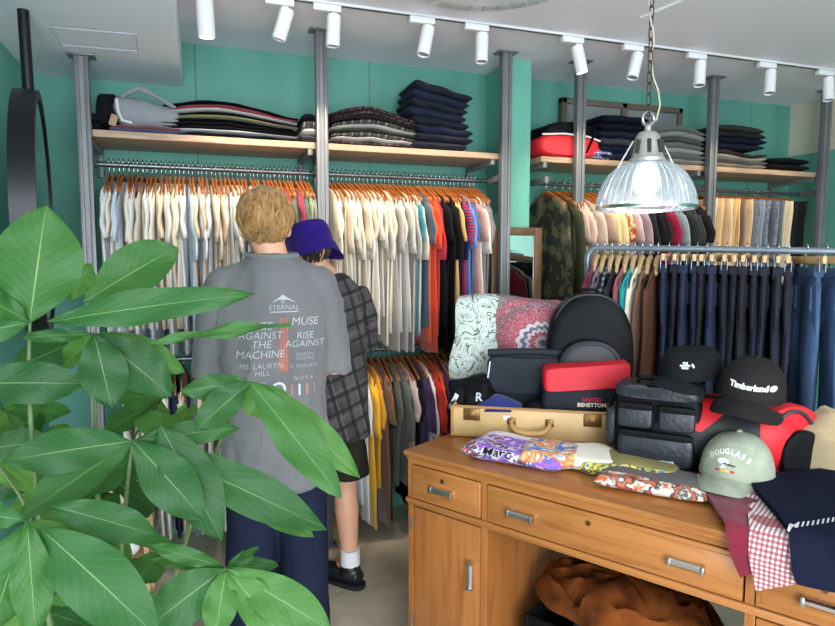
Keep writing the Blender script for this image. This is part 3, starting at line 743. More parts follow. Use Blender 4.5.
for x in (-.13, .13):
    obj('leg', MB().tube([(x, -.05, 0), (x*.8, .0, .25), (x, .05, .50)], .010, 8), M['chrome'], t3)
    obj('leg', MB().tube([(x, .05, 0), (x*.8, .0, .25), (x, -.05, .50)], .010, 8), M['chrome'], t3)
# ============================================================ FOLDED CLOTHES
def folded_bm(w, d, h, seed=0, g=lambda x: 1, base=0.0, ny=22, grooves=2):
    mb = MB(); rnd = random.Random(seed); rings = []; nx = 22; ph = rnd.random()*9
    for i in range(nx):
        u = math.sin(math.pi/2*(-1+2*i/(nx-1))); x = u*w/2; e = max(.05, (1-abs(u)**9))**.5; t = h*g(u); zc = base*g(u)+t/2; r = []
        dd_ = d/2*(.93+.07*e)+.004*math.sin(u*7+ph)
        for j in range(ny):
            a = 2*math.pi*j/ny; y = dd_*math.copysign(abs(math.cos(a))**.45, math.cos(a)); z = t*.49*e*math.copysign(abs(math.sin(a))**.62, math.sin(a))
            if y < -dd_*.86: y += .007*abs(math.sin(a*grooves*1.5))
            r.append((x, y, zc+z+.0025*math.sin(x*40+ph)*math.cos(y*16+ph)))
        rings.append(r)
    mb.loft(rings); return mb
def stack(px0, px1, ytop, ybase, items, where, group, y=3.27, d=.30, g=lambda u: 1-.10*u*u, z0=None, name='folded_shirt', cat='shirt', jit=.01, rot=0):
    a = on_y(px0, ybase, y-d/2); b = on_y(px1, ybase, y-d/2); top = on_y((px0+px1)/2, ytop, y-d/2).z
    z0 = ZS+.033 if z0 is None else z0; w_ = b.x-a.x; n = len(items); h = (top-z0)/n; cx = (a.x+b.x)/2
    for i, (c, ds) in enumerate(items):
        mt = c if not isinstance(c, tuple) else cloth(c)
        ww = w_*rg.uniform(.93, 1.0); pos = 'bottom' if i == 0 else 'topmost' if i == n-1 else ordn(i+1)+' from the bottom'
        o = obj(name, folded_bm(ww, d*rg.uniform(.94, 1), h*1.0, i*7+int(px0), g, h*i), mt, loc=(cx+rg.uniform(-jit, jit), y, z0+.001), rot=(0, 0, rot+rg.uniform(-.02, .02)))
        tag(o, f'{ds}, {pos} in {where}', cat, group)
wv = lambda u: .92-.12*math.sin(u*2.6+.6)
plaid_g = grid_mat('grey_check', (96, 92, 90), [((196, 190, 184), .022, .004, .7), ((30, 28, 30), .015, .004, .8)], 1, 1, 'XY', (70, 66, 66))
plaid_r = grid_mat('maroon_check', (66, 34, 40), [((150, 130, 130), .012, .0022, .6), ((24, 18, 24), .02, .006, .8)], 1, 1, 'XY', (80, 40, 46))
# mirror-side shelf
stack(163, 300, 99, 137, [((30, 34, 44), 'navy folded top'), ((196, 196, 200), 'pale grey folded top'), ((24, 24, 28), 'black folded sweatshirt'), ((28, 28, 32), 'soft black folded sweatshirt'), ((18, 20, 30), 'midnight folded sweatshirt'), ((150, 144, 90), 'olive-yellow folded shirt'), ((26, 26, 30), 'black folded shirt'), ((214, 212, 214), 'white folded shirt'), ((150, 28, 52), 'crimson folded shirt'), ((24, 22, 30), 'black printed folded shirt')],
      'the dark stack near the round mirror', 'dark folded stack near the mirror', g=lambda u: .80+.16*math.cos(u*2.4+.5))
stack(108, 190, 126, 131, [((60, 80, 150), 'blue folded scarf'), ((170, 60, 50), 'rust folded scarf')], 'the thin pile under the grey hoodie', 'thin folded pile', g=lambda u: 1)
# grey hoodie rolled on top
hp = on_y(148, 126, 3.17)
t = thing('rolled_hoodie', 'grey rolled hoodie with dark collar lying on the shelf by the mirror', 'hoodie', (hp.x, 3.27, ZS+.052))
g = folded_bm(.27, .30, .13, 3, lambda u: 1.0-.22*u); g.jitter(.008, 12, 2); obj('hoodie_body', g, stripes((136, 140, 146), (122, 126, 132), .003, 'grey_rib_knit', 0), t)
g = MB()
for k in range(3): g.tube([(-.10+.02*k, -.15, .125+.012*k), (-.04+.02*k, -.16, .165), (.04, -.155, .135), (.12, -.14, .095)], .012, 8, .7)
obj('hood', g, cloth((128, 132, 138)), t)
g = folded_bm(.09, .27, .15, 9); g.shift(Matrix.Translation((-.165, 0, .0))); obj('collar', g, cloth((22, 22, 26)), t)
g = MB().tube([(-.12, -.165, .11), (-.115, -.17, .06), (-.10, -.165, .02), (-.06, -.162, .012)], .007, 8); obj('drawcord', g, cloth((196, 198, 202)), t)
st = on_y(118, 100, 3.1); g = MB().box((-.03, -.004, -.05), (.0, .0, .0), .002)
tag(obj('paper_price_tag', g, plain('kraft_tag', (150, 130, 100), .8), loc=(st.x, 3.105, ZS+.09), rot=(0, .3, 0)), 'small kraft price tag hanging off the shelf edge by the mirror', 'price tag')
stack(83, 103, 112, 130, [((24, 26, 30), 'black folded cap cloth'), ((30, 34, 40), 'charcoal folded cloth')], 'the small pile beside the mirror-side post', 'small dark pile', d=.24)
# middle shelf
stack(302, 320, 112, 137, [((70, 70, 74), 'grey folded shirt'), ((196, 192, 188), 'white folded shirt'), (plaid_g, 'grey checked folded shirt'), ((34, 30, 34), 'black folded shirt')], 'the narrow stack behind the bucket-hat post', 'narrow stack behind the post', jit=.004)
stack(330, 418, 104, 145, [(plaid_r, 'maroon checked folded shirt'), ((206, 202, 196), 'off-white folded shirt'), (plaid_g, 'grey checked folded shirt'), ((70, 72, 60), 'moss folded shirt'), ((196, 194, 190), 'pale grey folded shirt'), (plaid_g, 'grey checked folded shirt'), ((50, 46, 50), 'charcoal folded shirt'), (plaid_r, 'dark maroon checked folded shirt'), (plaid_r, 'maroon checked folded shirt')],
      'the checked shirt stack', 'checked shirt stack on the middle shelf', g=lambda u: .84+.14*math.cos(u*2.7+.35))
stack(414, 473, 83, 149, [(JM[0], 'dark indigo folded jeans'), (JM[0], 'indigo folded jeans'), (JM[1], 'deep blue folded jeans'), (JM[0], 'dark blue folded jeans'), (JM[1], 'blue folded jeans'), (JM[0], 'dark indigo folded jeans'), (JM[1], 'blue folded jeans'), (JM[0], 'navy folded jeans')],
      'the tall denim stack', 'tall denim stack on the middle shelf', g=lambda u: .96-.10*u, name='folded_jeans', cat='jeans', jit=.03)
# far shelves
stack(600, 650, 112, 158, [((40, 40, 60), 'dark slate folded trousers'), ((30, 34, 52), 'navy folded trousers'), ((70, 72, 78), 'grey folded trousers'), ((36, 40, 56), 'blue-black folded trousers'), ((24, 26, 36), 'black folded trousers'), ((26, 28, 40), 'midnight folded trousers')], 'the dark far stack', 'dark far stack behind the lamp', name='folded_trousers', cat='trousers', g=lambda u: .95)
stack(652, 708, 124, 160, [((120, 122, 118), 'grey folded trousers'), ((90, 92, 90), 'dark grey folded trousers'), ((150, 150, 144), 'pale grey folded trousers'), ((100, 104, 100), 'moss grey folded trousers'), ((84, 86, 84), 'slate folded trousers'), ((140, 142, 136), 'stone folded trousers'), ((96, 104, 96), 'green-grey folded trousers')], 'the grey far stack', 'grey far stack', name='folded_trousers', cat='trousers', g=lambda u: .92+.08*math.cos(u*2.5))
stack(719, 770, 150, 163, [((150, 134, 116), 'beige folded shirt'), ((90, 78, 70), 'brown folded shirt'), ((176, 168, 152), 'sand folded shirt'), ((70, 56, 50), 'dark brown folded shirt')], 'the far wavy beige stack', 'far wavy beige stack', g=wv)
zz = on_y(744, 149, 3.12).z
stack(714, 768, 124, 147, [((40, 38, 60), 'purple-black folded trousers'), ((30, 32, 52), 'navy folded trousers'), ((44, 46, 44), 'charcoal folded trousers'), ((58, 60, 56), 'dark olive folded trousers')], 'the far dark pile', 'dark far pile', z0=zz, name='folded_trousers', cat='trousers')
stack(772, 812, 157, 168, [((26, 24, 26), 'black folded cloth'), ((20, 20, 24), 'black crumpled cloth')], 'the low pile at the far shelf end', 'low pile at the far shelf end', name='folded_cloth', cat='cloth')
# red and black sports bag on the far shelf
bp = on_y(572, 160, 3.12)
t = thing('sports_bag', 'red and black sports bag lying on the far shelf beside the pillar', 'bag', (bp.x, 3.27, ZS+.034))
def outline(w, h, et=2.4, eb=6, n=28):
    q = []
    for j in range(n):
        a = 2*math.pi*j/n; ex = et if math.sin(a) > 0 else eb
        q.append((w/2*math.copysign(abs(math.cos(a))**(2/ex), math.cos(a)), h/2+h/2*math.copysign(abs(math.sin(a))**(2/ex), math.sin(a))))
    return q
def puff(w, h, dep, et=2.4, eb=6, n=28, r=.18, taper=0):
    g = MB(); o = outline(w, h, et, eb, n); rings = []
    for yy, s in ((-.5, 1-r*1.0), (-.47, 1-r*.45), (-.40, 1-r*.12), (-.25, 1), (.25, 1), (.40, 1-r*.12), (.47, 1-r*.45), (.5, 1-r)):
        rings.append([(x*s*(1-taper*(z/h)), yy*dep*(1-taper*(z/h)), (z-h/2)*s+h/2) for x, z in o])
    g.loft(rings); return g
g = puff(.40, .13, .28, 3, 4); g.jitter(.006, 14); obj('bag_body', g, M['red'], t)
g = puff(.36, .10, .26, 2.2, 3); g.shift(Matrix.Translation((.02, .0, .10))); g.jitter(.01, 12, 3); obj('bag_top', g, M['black'], t)
obj('white_piping', MB().tube([(-.19, -.145, .115), (-.05, -.152, .125), (.1, -.15, .118), (.19, -.14, .10)], .005, 6), cloth((230, 230, 232)), t)
obj('bag_strap', MB().tube([(.10, -.14, .03), (.12, -.16, .09), (.14, -.15, .15), (.15, -.12, .19)], .012, 8, .4), M['black'], t)
sc = on_y(598, 158, 3.12)
tag(obj('crumpled_scarf', folded_bm(.20, .22, .06, 77).jitter(.012, 16, 4), grid_mat('violet_check', (70, 70, 120), [((180, 180, 210), .012, .003, .7)], 1, 1, 'XZ'), loc=(sc.x, 3.24, ZS+.036)), 'crumpled violet checked scarf on the far shelf beside the red bag', 'scarf')

# ============================================================ ON THE DESK: SUITCASE GROUP
A = on_z(452, 436, .781); B = on_z(606, 445.5, .781); sd = (B-A).normalized(); rzs = math.atan2(sd.y, sd.x)
SW = .60; SD = .38; SH = .125
M['tan'] = plain('tan_vulcan_fibre', (206, 170, 116), .5, var=.1, bumps=.15, bscale=30); M['tanedge'] = plain('tan_leather_edge', (170, 124, 70), .5)
t = thing('open_suitcase', 'old tan suitcase lying open on the desk, filled with bags', 'suitcase', (A.x, A.y, .781), rzs)
g = MB().box((0, 0, 0), (SW, .012, SH), .004).box((0, SD-.012, 0), (SW, SD, SH), .004).box((0, .01, 0), (.012, SD-.01, SH), .004).box((SW-.012, .01, 0), (SW, SD-.01, SH), .004).box((.01, .01, 0), (SW-.01, SD-.01, .01))
obj('suitcase_tray', g, M['tan'], t)
g = MB()
g.tube([(0, -.002, SH-.004), (SW, -.002, SH-.004)], .0045, 6); g.tube([(0, -.002, .006), (SW, -.002, .006)], .0045, 6)
for x in (0, SW): g.tube([(x, -.001, .004), (x, -.001, SH-.002)], .006, 6)
obj('edge_trim', g, M['tanedge'], t)
lt = MB(); 
for yy in (0,): pass
g = MB().box((0, 0, 0), (SW, .05, .36), .008, segs=2); g.shift(Matrix.Translation((0, SD+.004, SH+.0)) @ Matrix.Rotation(R(-8), 4, 'X')); obj('suitcase_lid', g, M['tan'], t)
hx = .232
g = MB().tube([(hx, -.006, .072), (hx+.004, -.035, .060), (hx+.022, -.050, .048), (hx+.055, -.055, .042), (hx+.09, -.055, .042), (hx+.122, -.050, .048), (hx+.140, -.035, .060), (hx+.144, -.006, .072)], [.008, .009, .011, .012, .012, .011, .009, .008], 10)
obj('carry_handle', g, plain('tan_leather', (190, 146, 88), .45), t)
for x in (hx, hx+.144): obj('handle_mount', MB().box((x-.016, -.008, .060), (x+.016, .001, .088), .003), plain('aged_brass', (120, 90, 50), .4, .8), t)
for x in (.045, SW-.10):
    l_ = obj('latch', MB().box((x, -.006, .068), (x+.065, .001, .115), .003).box((x+.018, -.010, .080), (x+.048, -.003, .108), .002), plain('aged_brass', (120, 90, 50), .4, .8), t)
def SP(x, y, z=.0): q = A+sd*x+Vector((-sd.y, sd.x, 0))*y; return Vector((q.x, q.y, .781+z))

# paisley blanket over the lid
m, nt, b = newmat('paisley_tapestry'); s = ND(nt, 'ShaderNodeSeparateXYZ'); v = coords(nt); lk(nt, v, s.inputs[0])
dx = mth(nt, 'SUBTRACT', s.outputs[0], .34); dz_ = mth(nt, 'SUBTRACT', s.outputs[2], .335)
rr = mth(nt, 'SQRT', mth(nt, 'ADD', mth(nt, 'MULTIPLY', dx, dx), mth(nt, 'MULTIPLY', mth(nt, 'MULTIPLY', dz_, dz_), 1.6)))
ang = mth(nt, 'ARCTAN2', dz_, dx); pet = mth(nt, 'MULTIPLY', mth(nt, 'SINE', mth(nt, 'MULTIPLY', ang, 16)), .006)
rr2 = mth(nt, 'ADD', rr, pet)
rings_ = ramp(nt, mth(nt, 'MULTIPLY', rr2, 3.2), [(0, srgb((60, 66, 84))), (.06, srgb((190, 190, 196))), (.11, srgb((176, 44, 62))), (.19, srgb((200, 196, 198))), (.24, srgb((74, 84, 104))), (.30, srgb((206, 200, 200))), (.36, srgb((166, 66, 84))), (.52, srgb((150, 54, 74))), (.60, srgb((112, 64, 76))), (.74, srgb((158, 62, 80))), (.84, srgb((108, 90, 96)))], 'CONSTANT')
vor = ND(nt, 'ShaderNodeTexVoronoi', feature='DISTANCE_TO_EDGE'); vor.inputs['Scale'].default_value = 95; lk(nt, v, vor.inputs['Vector'])
ln = mth(nt, 'LESS_THAN', vor.outputs[0], .09); c1 = mixc(nt, mth(nt, 'MULTIPLY', ln, .4), rings_, srgb((196, 176, 172)))
wv2 = nz(nt, v, 13, 2, .5, 1.5); c2_ = ramp(nt, wv2, [(.38, srgb((196, 206, 200))), (.46, srgb((96, 116, 96))), (.50, srgb((200, 208, 200))), (.60, srgb((176, 190, 182))), (.66, srgb((120, 84, 84))), (.7, srgb((206, 210, 206)))], 'CONSTANT')
msk = mth(nt, 'LESS_THAN', mth(nt, 'ADD', s.outputs[0], mth(nt, 'MULTIPLY', nz(nt, v, 6, 2), .10)), .195)
lk(nt, mixc(nt, msk, c1, c2_), b.inputs['Base Color']); b.inputs['Roughness'].default_value = .92; bump(nt, b, nz(nt, v, 60, 3), .4)
M['paisley'] = m
def sheet(name, f, nu, nv, mat, th=.006, parent=None, loc=None, rot=None):
    bm = bmesh.new(); G = [[bm.verts.new(f(i/(nu-1), j/(nv-1))) for j in range(nv)] for i in range(nu)]
    for i in range(nu-1):
        for j in range(nv-1): bm.faces.new((G[i][j], G[i+1][j], G[i+1][j+1], G[i][j+1]))
    bm.normal_update()
    r = bmesh.ops.solidify(bm, geom=bm.faces[:], thickness=th)
    me = bpy.data.meshes.new(name); bmesh.ops.recalc_face_normals(bm, faces=bm.faces); bm.to_mesh(me); bm.free()
    return obj(name, me, mat, parent, loc=loc, rot=rot, angle=70)
def blf(u, v):
    x = -.03+.49*u; L = .80*v
    top = .50+.012*math.sin(u*6)-.03*max(0, u-.85)*6
    front = .47+(.04*math.sin(u*9) if u < .3 else 0)-.10*max(0, u-.3)
    if L < front: z = top-front+L; y = SD-.040-.016*math.sin(u*16)*(1-v)-.02*(1-L/front)
    elif L < front+.10: a = (L-front)/.10*math.pi; z = top+.030*math.sin(a); y = SD+.02-.06*math.cos(a)
    else: z = top-(L-front-.10); y = SD+.09
    x += .010*math.sin(z*22+u*3)+(-.03*math.sin(min(1, (top-z)/.5)*3) if u < .12 else 0)
    return (x, y+.007*noise.noise(Vector((x*9, z*9, 1))), z)
q = SP(0, 0)
t = tag(sheet('paisley_blanket', blf, 46, 50, M['paisley'], loc=q, rot=(0, 0, rzs)), 'red and pale green paisley blanket draped over the open suitcase lid', 'blanket')

# messenger bag
q = SP(.275, .215, .02)
t = thing('messenger_bag', 'dark grey flap messenger bag standing in the open suitcase', 'bag', q, rzs+.05)
dg_ = plain('dark_grey_canvas', (38, 43, 50), .6, var=.15, bumps=.4, bscale=60)
g = puff(.33, .30, .11, 7, 7, r=.12, taper=.07); g.jitter(.006, 9, 5); obj('bag_body', g, dg_, t)
g = puff(.315, .155, .035, 8, 6, r=.08); g.shift(Matrix.Translation((0, -.052, .125))); g.jitter(.004, 12, 2); obj('front_flap', g, dg_, t)
g = MB().tube([(-.155, -.045, .292), (-.05, -.055, .300), (.06, -.055, .302), (.15, -.045, .296)], .015, 10); obj('top_roll', g, dg_, t)
g = MB().tube([(.13, -.06, .30), (.155, -.07, .24), (.165, -.06, .15)], .010, 8, .4); obj('bag_strap', g, M['black'], t)
g = MB().tube([(-.158, -.07, .17), (-.150, -.075, .22), (-.146, -.072, .26)], .003, 6); obj('white_cord', g, cloth((220, 220, 222)), t)
# backpack
q = SP(.525, .265, .018)
t = thing('backpack', 'black rounded backpack standing behind the red-topped tote', 'backpack', q, rzs+.02)
hb = .54
g = puff(.345, hb, .17, 2.5, 5, 36, r=.2); g.jitter(.006, 8, 5); obj('bag_body', g, M['black'], t)
g = puff(.26, .27, .07, 2.3, 5, 30, r=.25); g.shift(Matrix.Translation((0, -.10, .09))); obj('front_pocket', g, plain('black_navy_nylon', (14, 16, 22), .5, bumps=.3, bscale=40), t)
def arc(w, h, y, z0, r, n=24, e=2.5):
    pts = []
    for k in range(n+1):
        a = math.pi*k/n; pts.append((w/2*math.copysign(abs(math.cos(a))**(2/e), math.cos(a)), y, z0+h*abs(math.sin(a))**(2/e)))
    return MB().tube(pts, r, 8)
obj('main_zip', arc(.318, .27, -.068, .265, .0045), plain('zip_tape', (50, 54, 58), .4), t)
obj('pocket_zip', arc(.235, .13, -.136, .215, .004), plain('zip_tape', (50, 54, 58), .4), t)
obj('carry_loop', MB().tube([(-.04, .03, hb-.008), (-.03, .03, hb+.012), (.03, .03, hb+.012), (.04, .03, hb-.008)], .008, 8), M['black'], t)
for sx_ in (-1, 1): obj('shoulder_strap', MB().tube([(sx_*.08, .085, hb-.03), (sx_*.11, .12, .38), (sx_*.15, .11, .2), (sx_*.165, .08, .06)], .014, 8, .5), M['black'], t)
# red topped tote
q = SP(.505, .10, .02)
t = thing('tote_bag', 'black tote with a wide red top band and stitched brand lettering', 'bag', q, rzs+.10)
M['navyblack'] = plain('navy_black_nylon', (24, 26, 36), .55, var=.12, bumps=.3, bscale=40)
g = puff(.335, .20, .12, 9, 7, r=.10, taper=-.02); g.jitter(.004, 9, 8); body = obj('bag_body', g, M['navyblack'], t)
g = puff(.325, .095, .135, 9, 9, r=.07)
for v_ in g.bm.verts: v_.co.z += .178+v_.co.x*.09
g.jitter(.003, 10, 6); obj('red_band', g, M['red'], t)['label'] = 'red top band'
obj('side_loop', MB().tube([(.155, -.03, .20), (.175, -.045, .16), (.165, -.04, .10)], .012, 8, .4), M['red'], t)
bv = bvh_of(body.data)
for s_, z, sz, c in (('UNITED', .142, .020, (196, 40, 70)), ('BENETTON', .121, .021, (226, 206, 180))):
    me = project(text_mesh(s_, sz, .0003, bold=.0006), Matrix.Translation((.02, -.06, z)) @ Matrix.Rotation(R(90), 4, 'X'), bv, (0, 1, 0), .0012)
    obj('lettering', me, cloth(c, 'thread'), t, smooth=False)
# black bundle and navy cap in the tray
q = SP(.065, .14, .005)
t = thing('black_printed_jacket', 'crumpled black jacket with white marks in the suitcase corner', 'jacket', q, rzs)
g = MB().ell((0.01, 0, .10), (.095, .11, .115), nu=28, nv=18).ell((-.045, -.03, .10), (.06, .07, .10), nu=20, nv=14)
me = remesh(g, .008, 3, 'jacket_body')
for v_ in me.vertices: v_.co += noise.noise_vector(v_.co*13)*.022+noise.noise_vector(v_.co*30)*.006
body = obj('jacket_body', me, M['black'], t); bv = bvh_of(me)
mr = project(text_mesh('R', .045, .0003, bold=.001), Matrix.Translation((.035, -.12, .145)) @ Matrix.Rotation(R(90), 4, 'X'), bv, (0, 1, 0), .002); obj('printed_mark', mr, cloth((190, 192, 196), 'thread'), t, smooth=False)
me = MB().box((-.035, -.001, -.009), (.035, .0, .009)); me.shift(Matrix.Translation((-.07, -.125, .12)) @ Matrix.Rotation(R(-62), 4, 'Y')); 
bmesh.ops.subdivide_edges(me.bm, edges=me.bm.edges[:], cuts=3); mm = me.mesh('stripe')
for v_ in mm.vertices:
    h_ = bv.ray_cast(Vector((v_.co.x, -.4, v_.co.z)), Vector((0, 1, 0)))
    if h_[0]: v_.co.y = h_[0].y-.002+(v_.co.y+.125)*.5
obj('white_stripe', mm, cloth((226, 228, 232), 'thread'), t)
q = SP(.17, .09, .055)
g = MB().ell((0, 0, .045), (.115, .085, .052), nu=28, nv=14).jitter(.010, 10, 4)
t = thing('navy_knit_hat', 'bright navy folded knit hat resting in the suitcase tray', 'hat', q, rzs)
obj('hat_body', g, cloth((36, 50, 116), 'knit'), t); obj('hat_fold', MB().tube([(-.10, -.055, .035), (-.03, -.082, .055), (.05, -.082, .058), (.11, -.05, .04)], .014, 8, .6), cloth((32, 44, 104), 'knit'), t)
obj('white_tab', MB().box((.03, -.096, .022), (.055, -.088, .038), .002), cloth((230, 230, 230)), t)
q = SP(.315, .075, .03)
t = thing('rolled_black_cap', 'black rolled cap with a small round red badge in the suitcase tray', 'cap', q, rzs)
g = MB().ell((0, 0, .055), (.065, .05, .058), nu=24, nv=14).jitter(.008, 14, 2); obj('cap_body', g, M['black'], t)
g = MB().tube([(-.030, -.060, .062), (-.030, -.046, .062)], .017, 18); obj('round_badge', g, plain('dark_red_patch', (120, 34, 40), .6), t)
obj('badge_numeral', text_mesh('6', .026, .0008, bold=.001), cloth((230, 226, 220), 'thread'), t, smooth=False, loc=(-.030, -.0612, .062), rot=(R(90), 0, 0))

# ============================================================ LEATHER CAMERA BAG
q = on_z(655, 468, .781); rzl = R(-47)
t = thing('pocketed_leather_bag', 'dark leather camera bag with three front pockets beside the suitcase', 'bag', (q.x, q.y, .781), rzl)
Lb = M['leather']; W_ = .275; Hb = .255
g = puff(W_, Hb, .15, 9, 9, r=.08); g.shift(Matrix.Translation((0, .075, 0))); g.jitter(.004, 9, 3); body = obj('bag_body', g, M['black'], t)
for (x, z, ww, hh, dp) in ((-.066, .135, .112, .082, .035), (.064, .135, .112, .082, .035), (0, .015, .235, .112, .042)):
    g = puff(ww, hh, dp, 4.5, 6, 26, r=.15); g.shift(Matrix.Translation((x, -dp*.35, z))); p = obj('front_pocket', g, Lb, t)
    obj('pocket_flap', puff(ww*.98, .022, dp*.5, 6, 6, 22, r=.1).shift(Matrix.Translation((x, -dp*.66, z+hh-.020))), M['black'], p)
g = puff(W_*1.02, .05, .16, 5, 5, r=.2); g.shift(Matrix.Translation((0, .075, Hb-.028))); obj('top_lid', g, Lb, t)
obj('carry_handle', MB().tube([(-.07, .05, Hb+.018), (-.06, .04, Hb+.040), (.06, .04, Hb+.040), (.07, .05, Hb+.018)], .009, 8), M['black'], t)
obj('side_pocket', puff(.10, .15, .035, 4, 6, 22, r=.2).shift(Matrix.Translation((-.155, .08, .04)) @ Matrix.Rotation(R(90), 4, 'Z')), Lb, t)
obj('maker_tab', MB().box((.015, -.040, .030), (.06, -.034, .040), .001), plain('silver_tab', (190, 190, 200), .4, .5), t)
obj('strap_stub', MB().tube([(-.138, .03, .235), (-.155, .04, .215), (-.158, .05, .17)], .011, 8, .4), M['black'], t)

# ============================================================ RED / BLACK DUFFEL
q = on_z(748, 470, .781) ; rzf = R(-43); q2 = at(714, 440, 2.08)
m, nt, b = newmat('red_black_panels'); v = coords(nt); s = ND(nt, 'ShaderNodeSeparateXYZ'); lk(nt, v, s.inputs[0])
X, Z = s.outputs[0], s.outputs[2]
# black sweep between two red panels
e1 = mth(nt, 'ADD', mth(nt, 'MULTIPLY', mth(nt, 'SUBTRACT', .24, Z), 1.1), mth(nt, 'ADD', X, .02))
blackm = mth(nt, 'GREATER_THAN', e1, .085); red2 = mth(nt, 'GREATER_THAN', X, .125)
low = mth(nt, 'LESS_THAN', Z, mth(nt, 'ADD', .13, mth(nt, 'MULTIPLY', X, -.25)))
bk = mth(nt, 'MULTIPLY', mth(nt, 'MAXIMUM', blackm, low), mth(nt, 'SUBTRACT', 1, red2))
lk(nt, mixc(nt, bk, srgb((212, 22, 38)), srgb((24, 25, 28))), b.inputs['Base Color']); b.inputs['Roughness'].default_value = .55; bump(nt, b, nz(nt, v, 24, 4), .35, .006)
t = thing('duffel_bag', 'red and black duffel bag on the desk under two dark caps', 'bag', (q2.x, q2.y, .781), rzf)
g = MB(); rings = []
for k in range(18):
    u = k/17; x = -.26+.50*u; s_ = max(.25, 1-abs(2*u-1)**5*.75)**.6; r = []
    for j in range(28):
        a = 2*math.pi*j/28; r.append((x, .135*s_*math.copysign(abs(math.cos(a))**.8, math.cos(a)), .118+.118*s_*math.copysign(abs(math.sin(a))**.8, math.sin(a))))
    rings.append(r)
g.loft(rings); g.jitter(.012, 7, 3)
for v_ in g.bm.verts: v_.co.z = max(v_.co.z, .0)
obj('bag_body', g, m, t)
g = puff(.25, .235, .075, 2.3, 3.5, 34, r=.28); g.shift(Matrix.Translation((.20, -.03, .0)) @ Matrix.Rotation(R(38), 4, 'Z')); g.jitter(.004, 10, 3)
obj('end_pocket', g, M['red'], t)
g = puff(.15, .15, .03, 2.3, 3, 30, r=.25); g.shift(Matrix.Translation((.245, -.068, .012)) @ Matrix.Rotation(R(38), 4, 'Z')); obj('mesh_panel', g, M['black'], t)
g = arc(.20, .19, 0, .03, .006, e=2.2); g.shift(Matrix.Translation((.222, -.066, .0)) @ Matrix.Rotation(R(38), 4, 'Z')); obj('zipper', g, plain('zip_tape', (50, 54, 58), .4), t)
zp = MB().tube([(0, 0, 0), (0, -.004, -.035)], .006, 8, .5); zp.tube([(0, -.004, -.03), (.008, -.006, -.045), (0, -.006, -.058), (-.008, -.006, -.045), (0, -.004, -.03)], .003, 6)
zp.shift(Matrix.Translation((.132, -.135, .085))); obj('zip_pull', zp, M['chrome'], t)
obj('top_zip', MB().tube([(-.22, -.03, .232), (-.1, -.045, .241), (0, -.045, .243), (.10, -.03, .240)], .005, 8), M['black'], t)
obj('carry_strap', MB().tube([(-.25, -.05, .16), (-.27, -.07, .22), (-.20, -.09, .24), (-.14, -.12, .20)], .014, 8, .4), M['black'], t)

# ============================================================ CAPS
def cap(name, label, loc, rz, mat, rx=.082, ry=.098, h=.118, flat=2.0, brim=.075, bw=.078, tilt=0, roll=0, brimmat=None, drop=.028, peak=1.0):
    t = thing(name, label, 'cap', loc, rz); t.rotation_euler = (tilt, roll, rz)
    g = MB(); rings = []
    for k in range(14):
        u = k/13; e = flat; cz = h*u; s_ = max(.001, 1-u**e)**(1/e) if u < 1 else .02; r = []
        for j in range(36):
            a = 2*math.pi*j/36; sm_ = 1-.010*abs(math.cos(a*3))**18
            r.append((rx*s_*math.cos(a)*sm_, ry*s_*math.sin(a)*sm_+.006*u, cz))
        rings.append(r)
    g.loft(rings); body = obj('crown', g, mat, t)
    obj('sweatband', MB().lathe([(rx*.99, -.001), (rx*1.015, -.001), (rx*1.015, .012), (rx*.99, .012)], n=36).shift(Matrix.Diagonal((1, ry/rx, 1, 1))), mat, t)
    obj('top_button', MB().ell((0, .006, h), (.009, .009, .006), nu=12, nv=8), mat, t)
    def bf(u, v):
        a = math.pi*(1.0+u); xx = math.cos(a)*bw*(1+.06*v); base = -ry*math.sqrt(max(0, 1-(xx/rx*.94)**2)) if abs(xx*.94) < rx else 0
        ext = brim*(math.sin(math.pi*u)**.55)*peak
        return (xx, base+.004-v*ext, .008-drop*(xx/bw)**2-.010*v-.010*v*v)
    sheet('peak', bf, 30, 12, brimmat or mat, .004, t)
    return t, body
gc = plain('sage_washed_cotton', (162, 168, 148), .85, var=.10, scale=22, bumps=.4, bscale=60)
q = on_z(736, 484, .785)
t, body = cap('sage_baseball_cap', 'sage green washed cap with arched embroidery near the desk edge', (q.x, q.y, .818), R(-60), gc, .104, .114, .132, 2.2, .095, .098, tilt=R(-2), drop=.022)
bv = bvh_of(body.data); s_ = 'DOUGLASS'
for i, ch in enumerate(s_):
    u = (i-(len(s_)-1)/2); a = u*R(11)
    mm = Matrix.Translation((u*.0145, -.1, .086-.0016*u*u)) @ Matrix.Rotation(R(90), 4, 'X') @ Matrix.Rotation(-a*.7, 4, 'Z')
    obj('embroidered_letter', project(text_mesh(ch, .019, .0004, bold=.0008), mm, bv, (0, 1, 0), .0014), cloth((232, 232, 224), 'thread'), t, smooth=False)
def patch(bv, t, pts, c, nm='embroidered_patch', th=.001):
    bm = bmesh.new(); vs = [bm.verts.new((x, -.3, z)) for x, z in pts]; bm.faces.new(vs); bmesh.ops.triangulate(bm, faces=bm.faces)
    for _ in range(2): bmesh.ops.subdivide_edges(bm, edges=bm.edges[:], cuts=1, use_grid_fill=True)
    bmesh.ops.triangulate(bm, faces=bm.faces)
    for v_ in bm.verts:
        h_ = bv.ray_cast(v_.co, Vector((0, 1, 0)))
        if h_[0]: v_.co = h_[0]+Vector((0, -.0015, 0))
        else: v_.co.y = -.06
    bmesh.ops.solidify(bm, geom=bm.faces[:], thickness=th*.6); me = bpy.data.meshes.new(nm); bm.to_mesh(me); obj(nm, me, cloth(c, 'thread'), t, smooth=False)
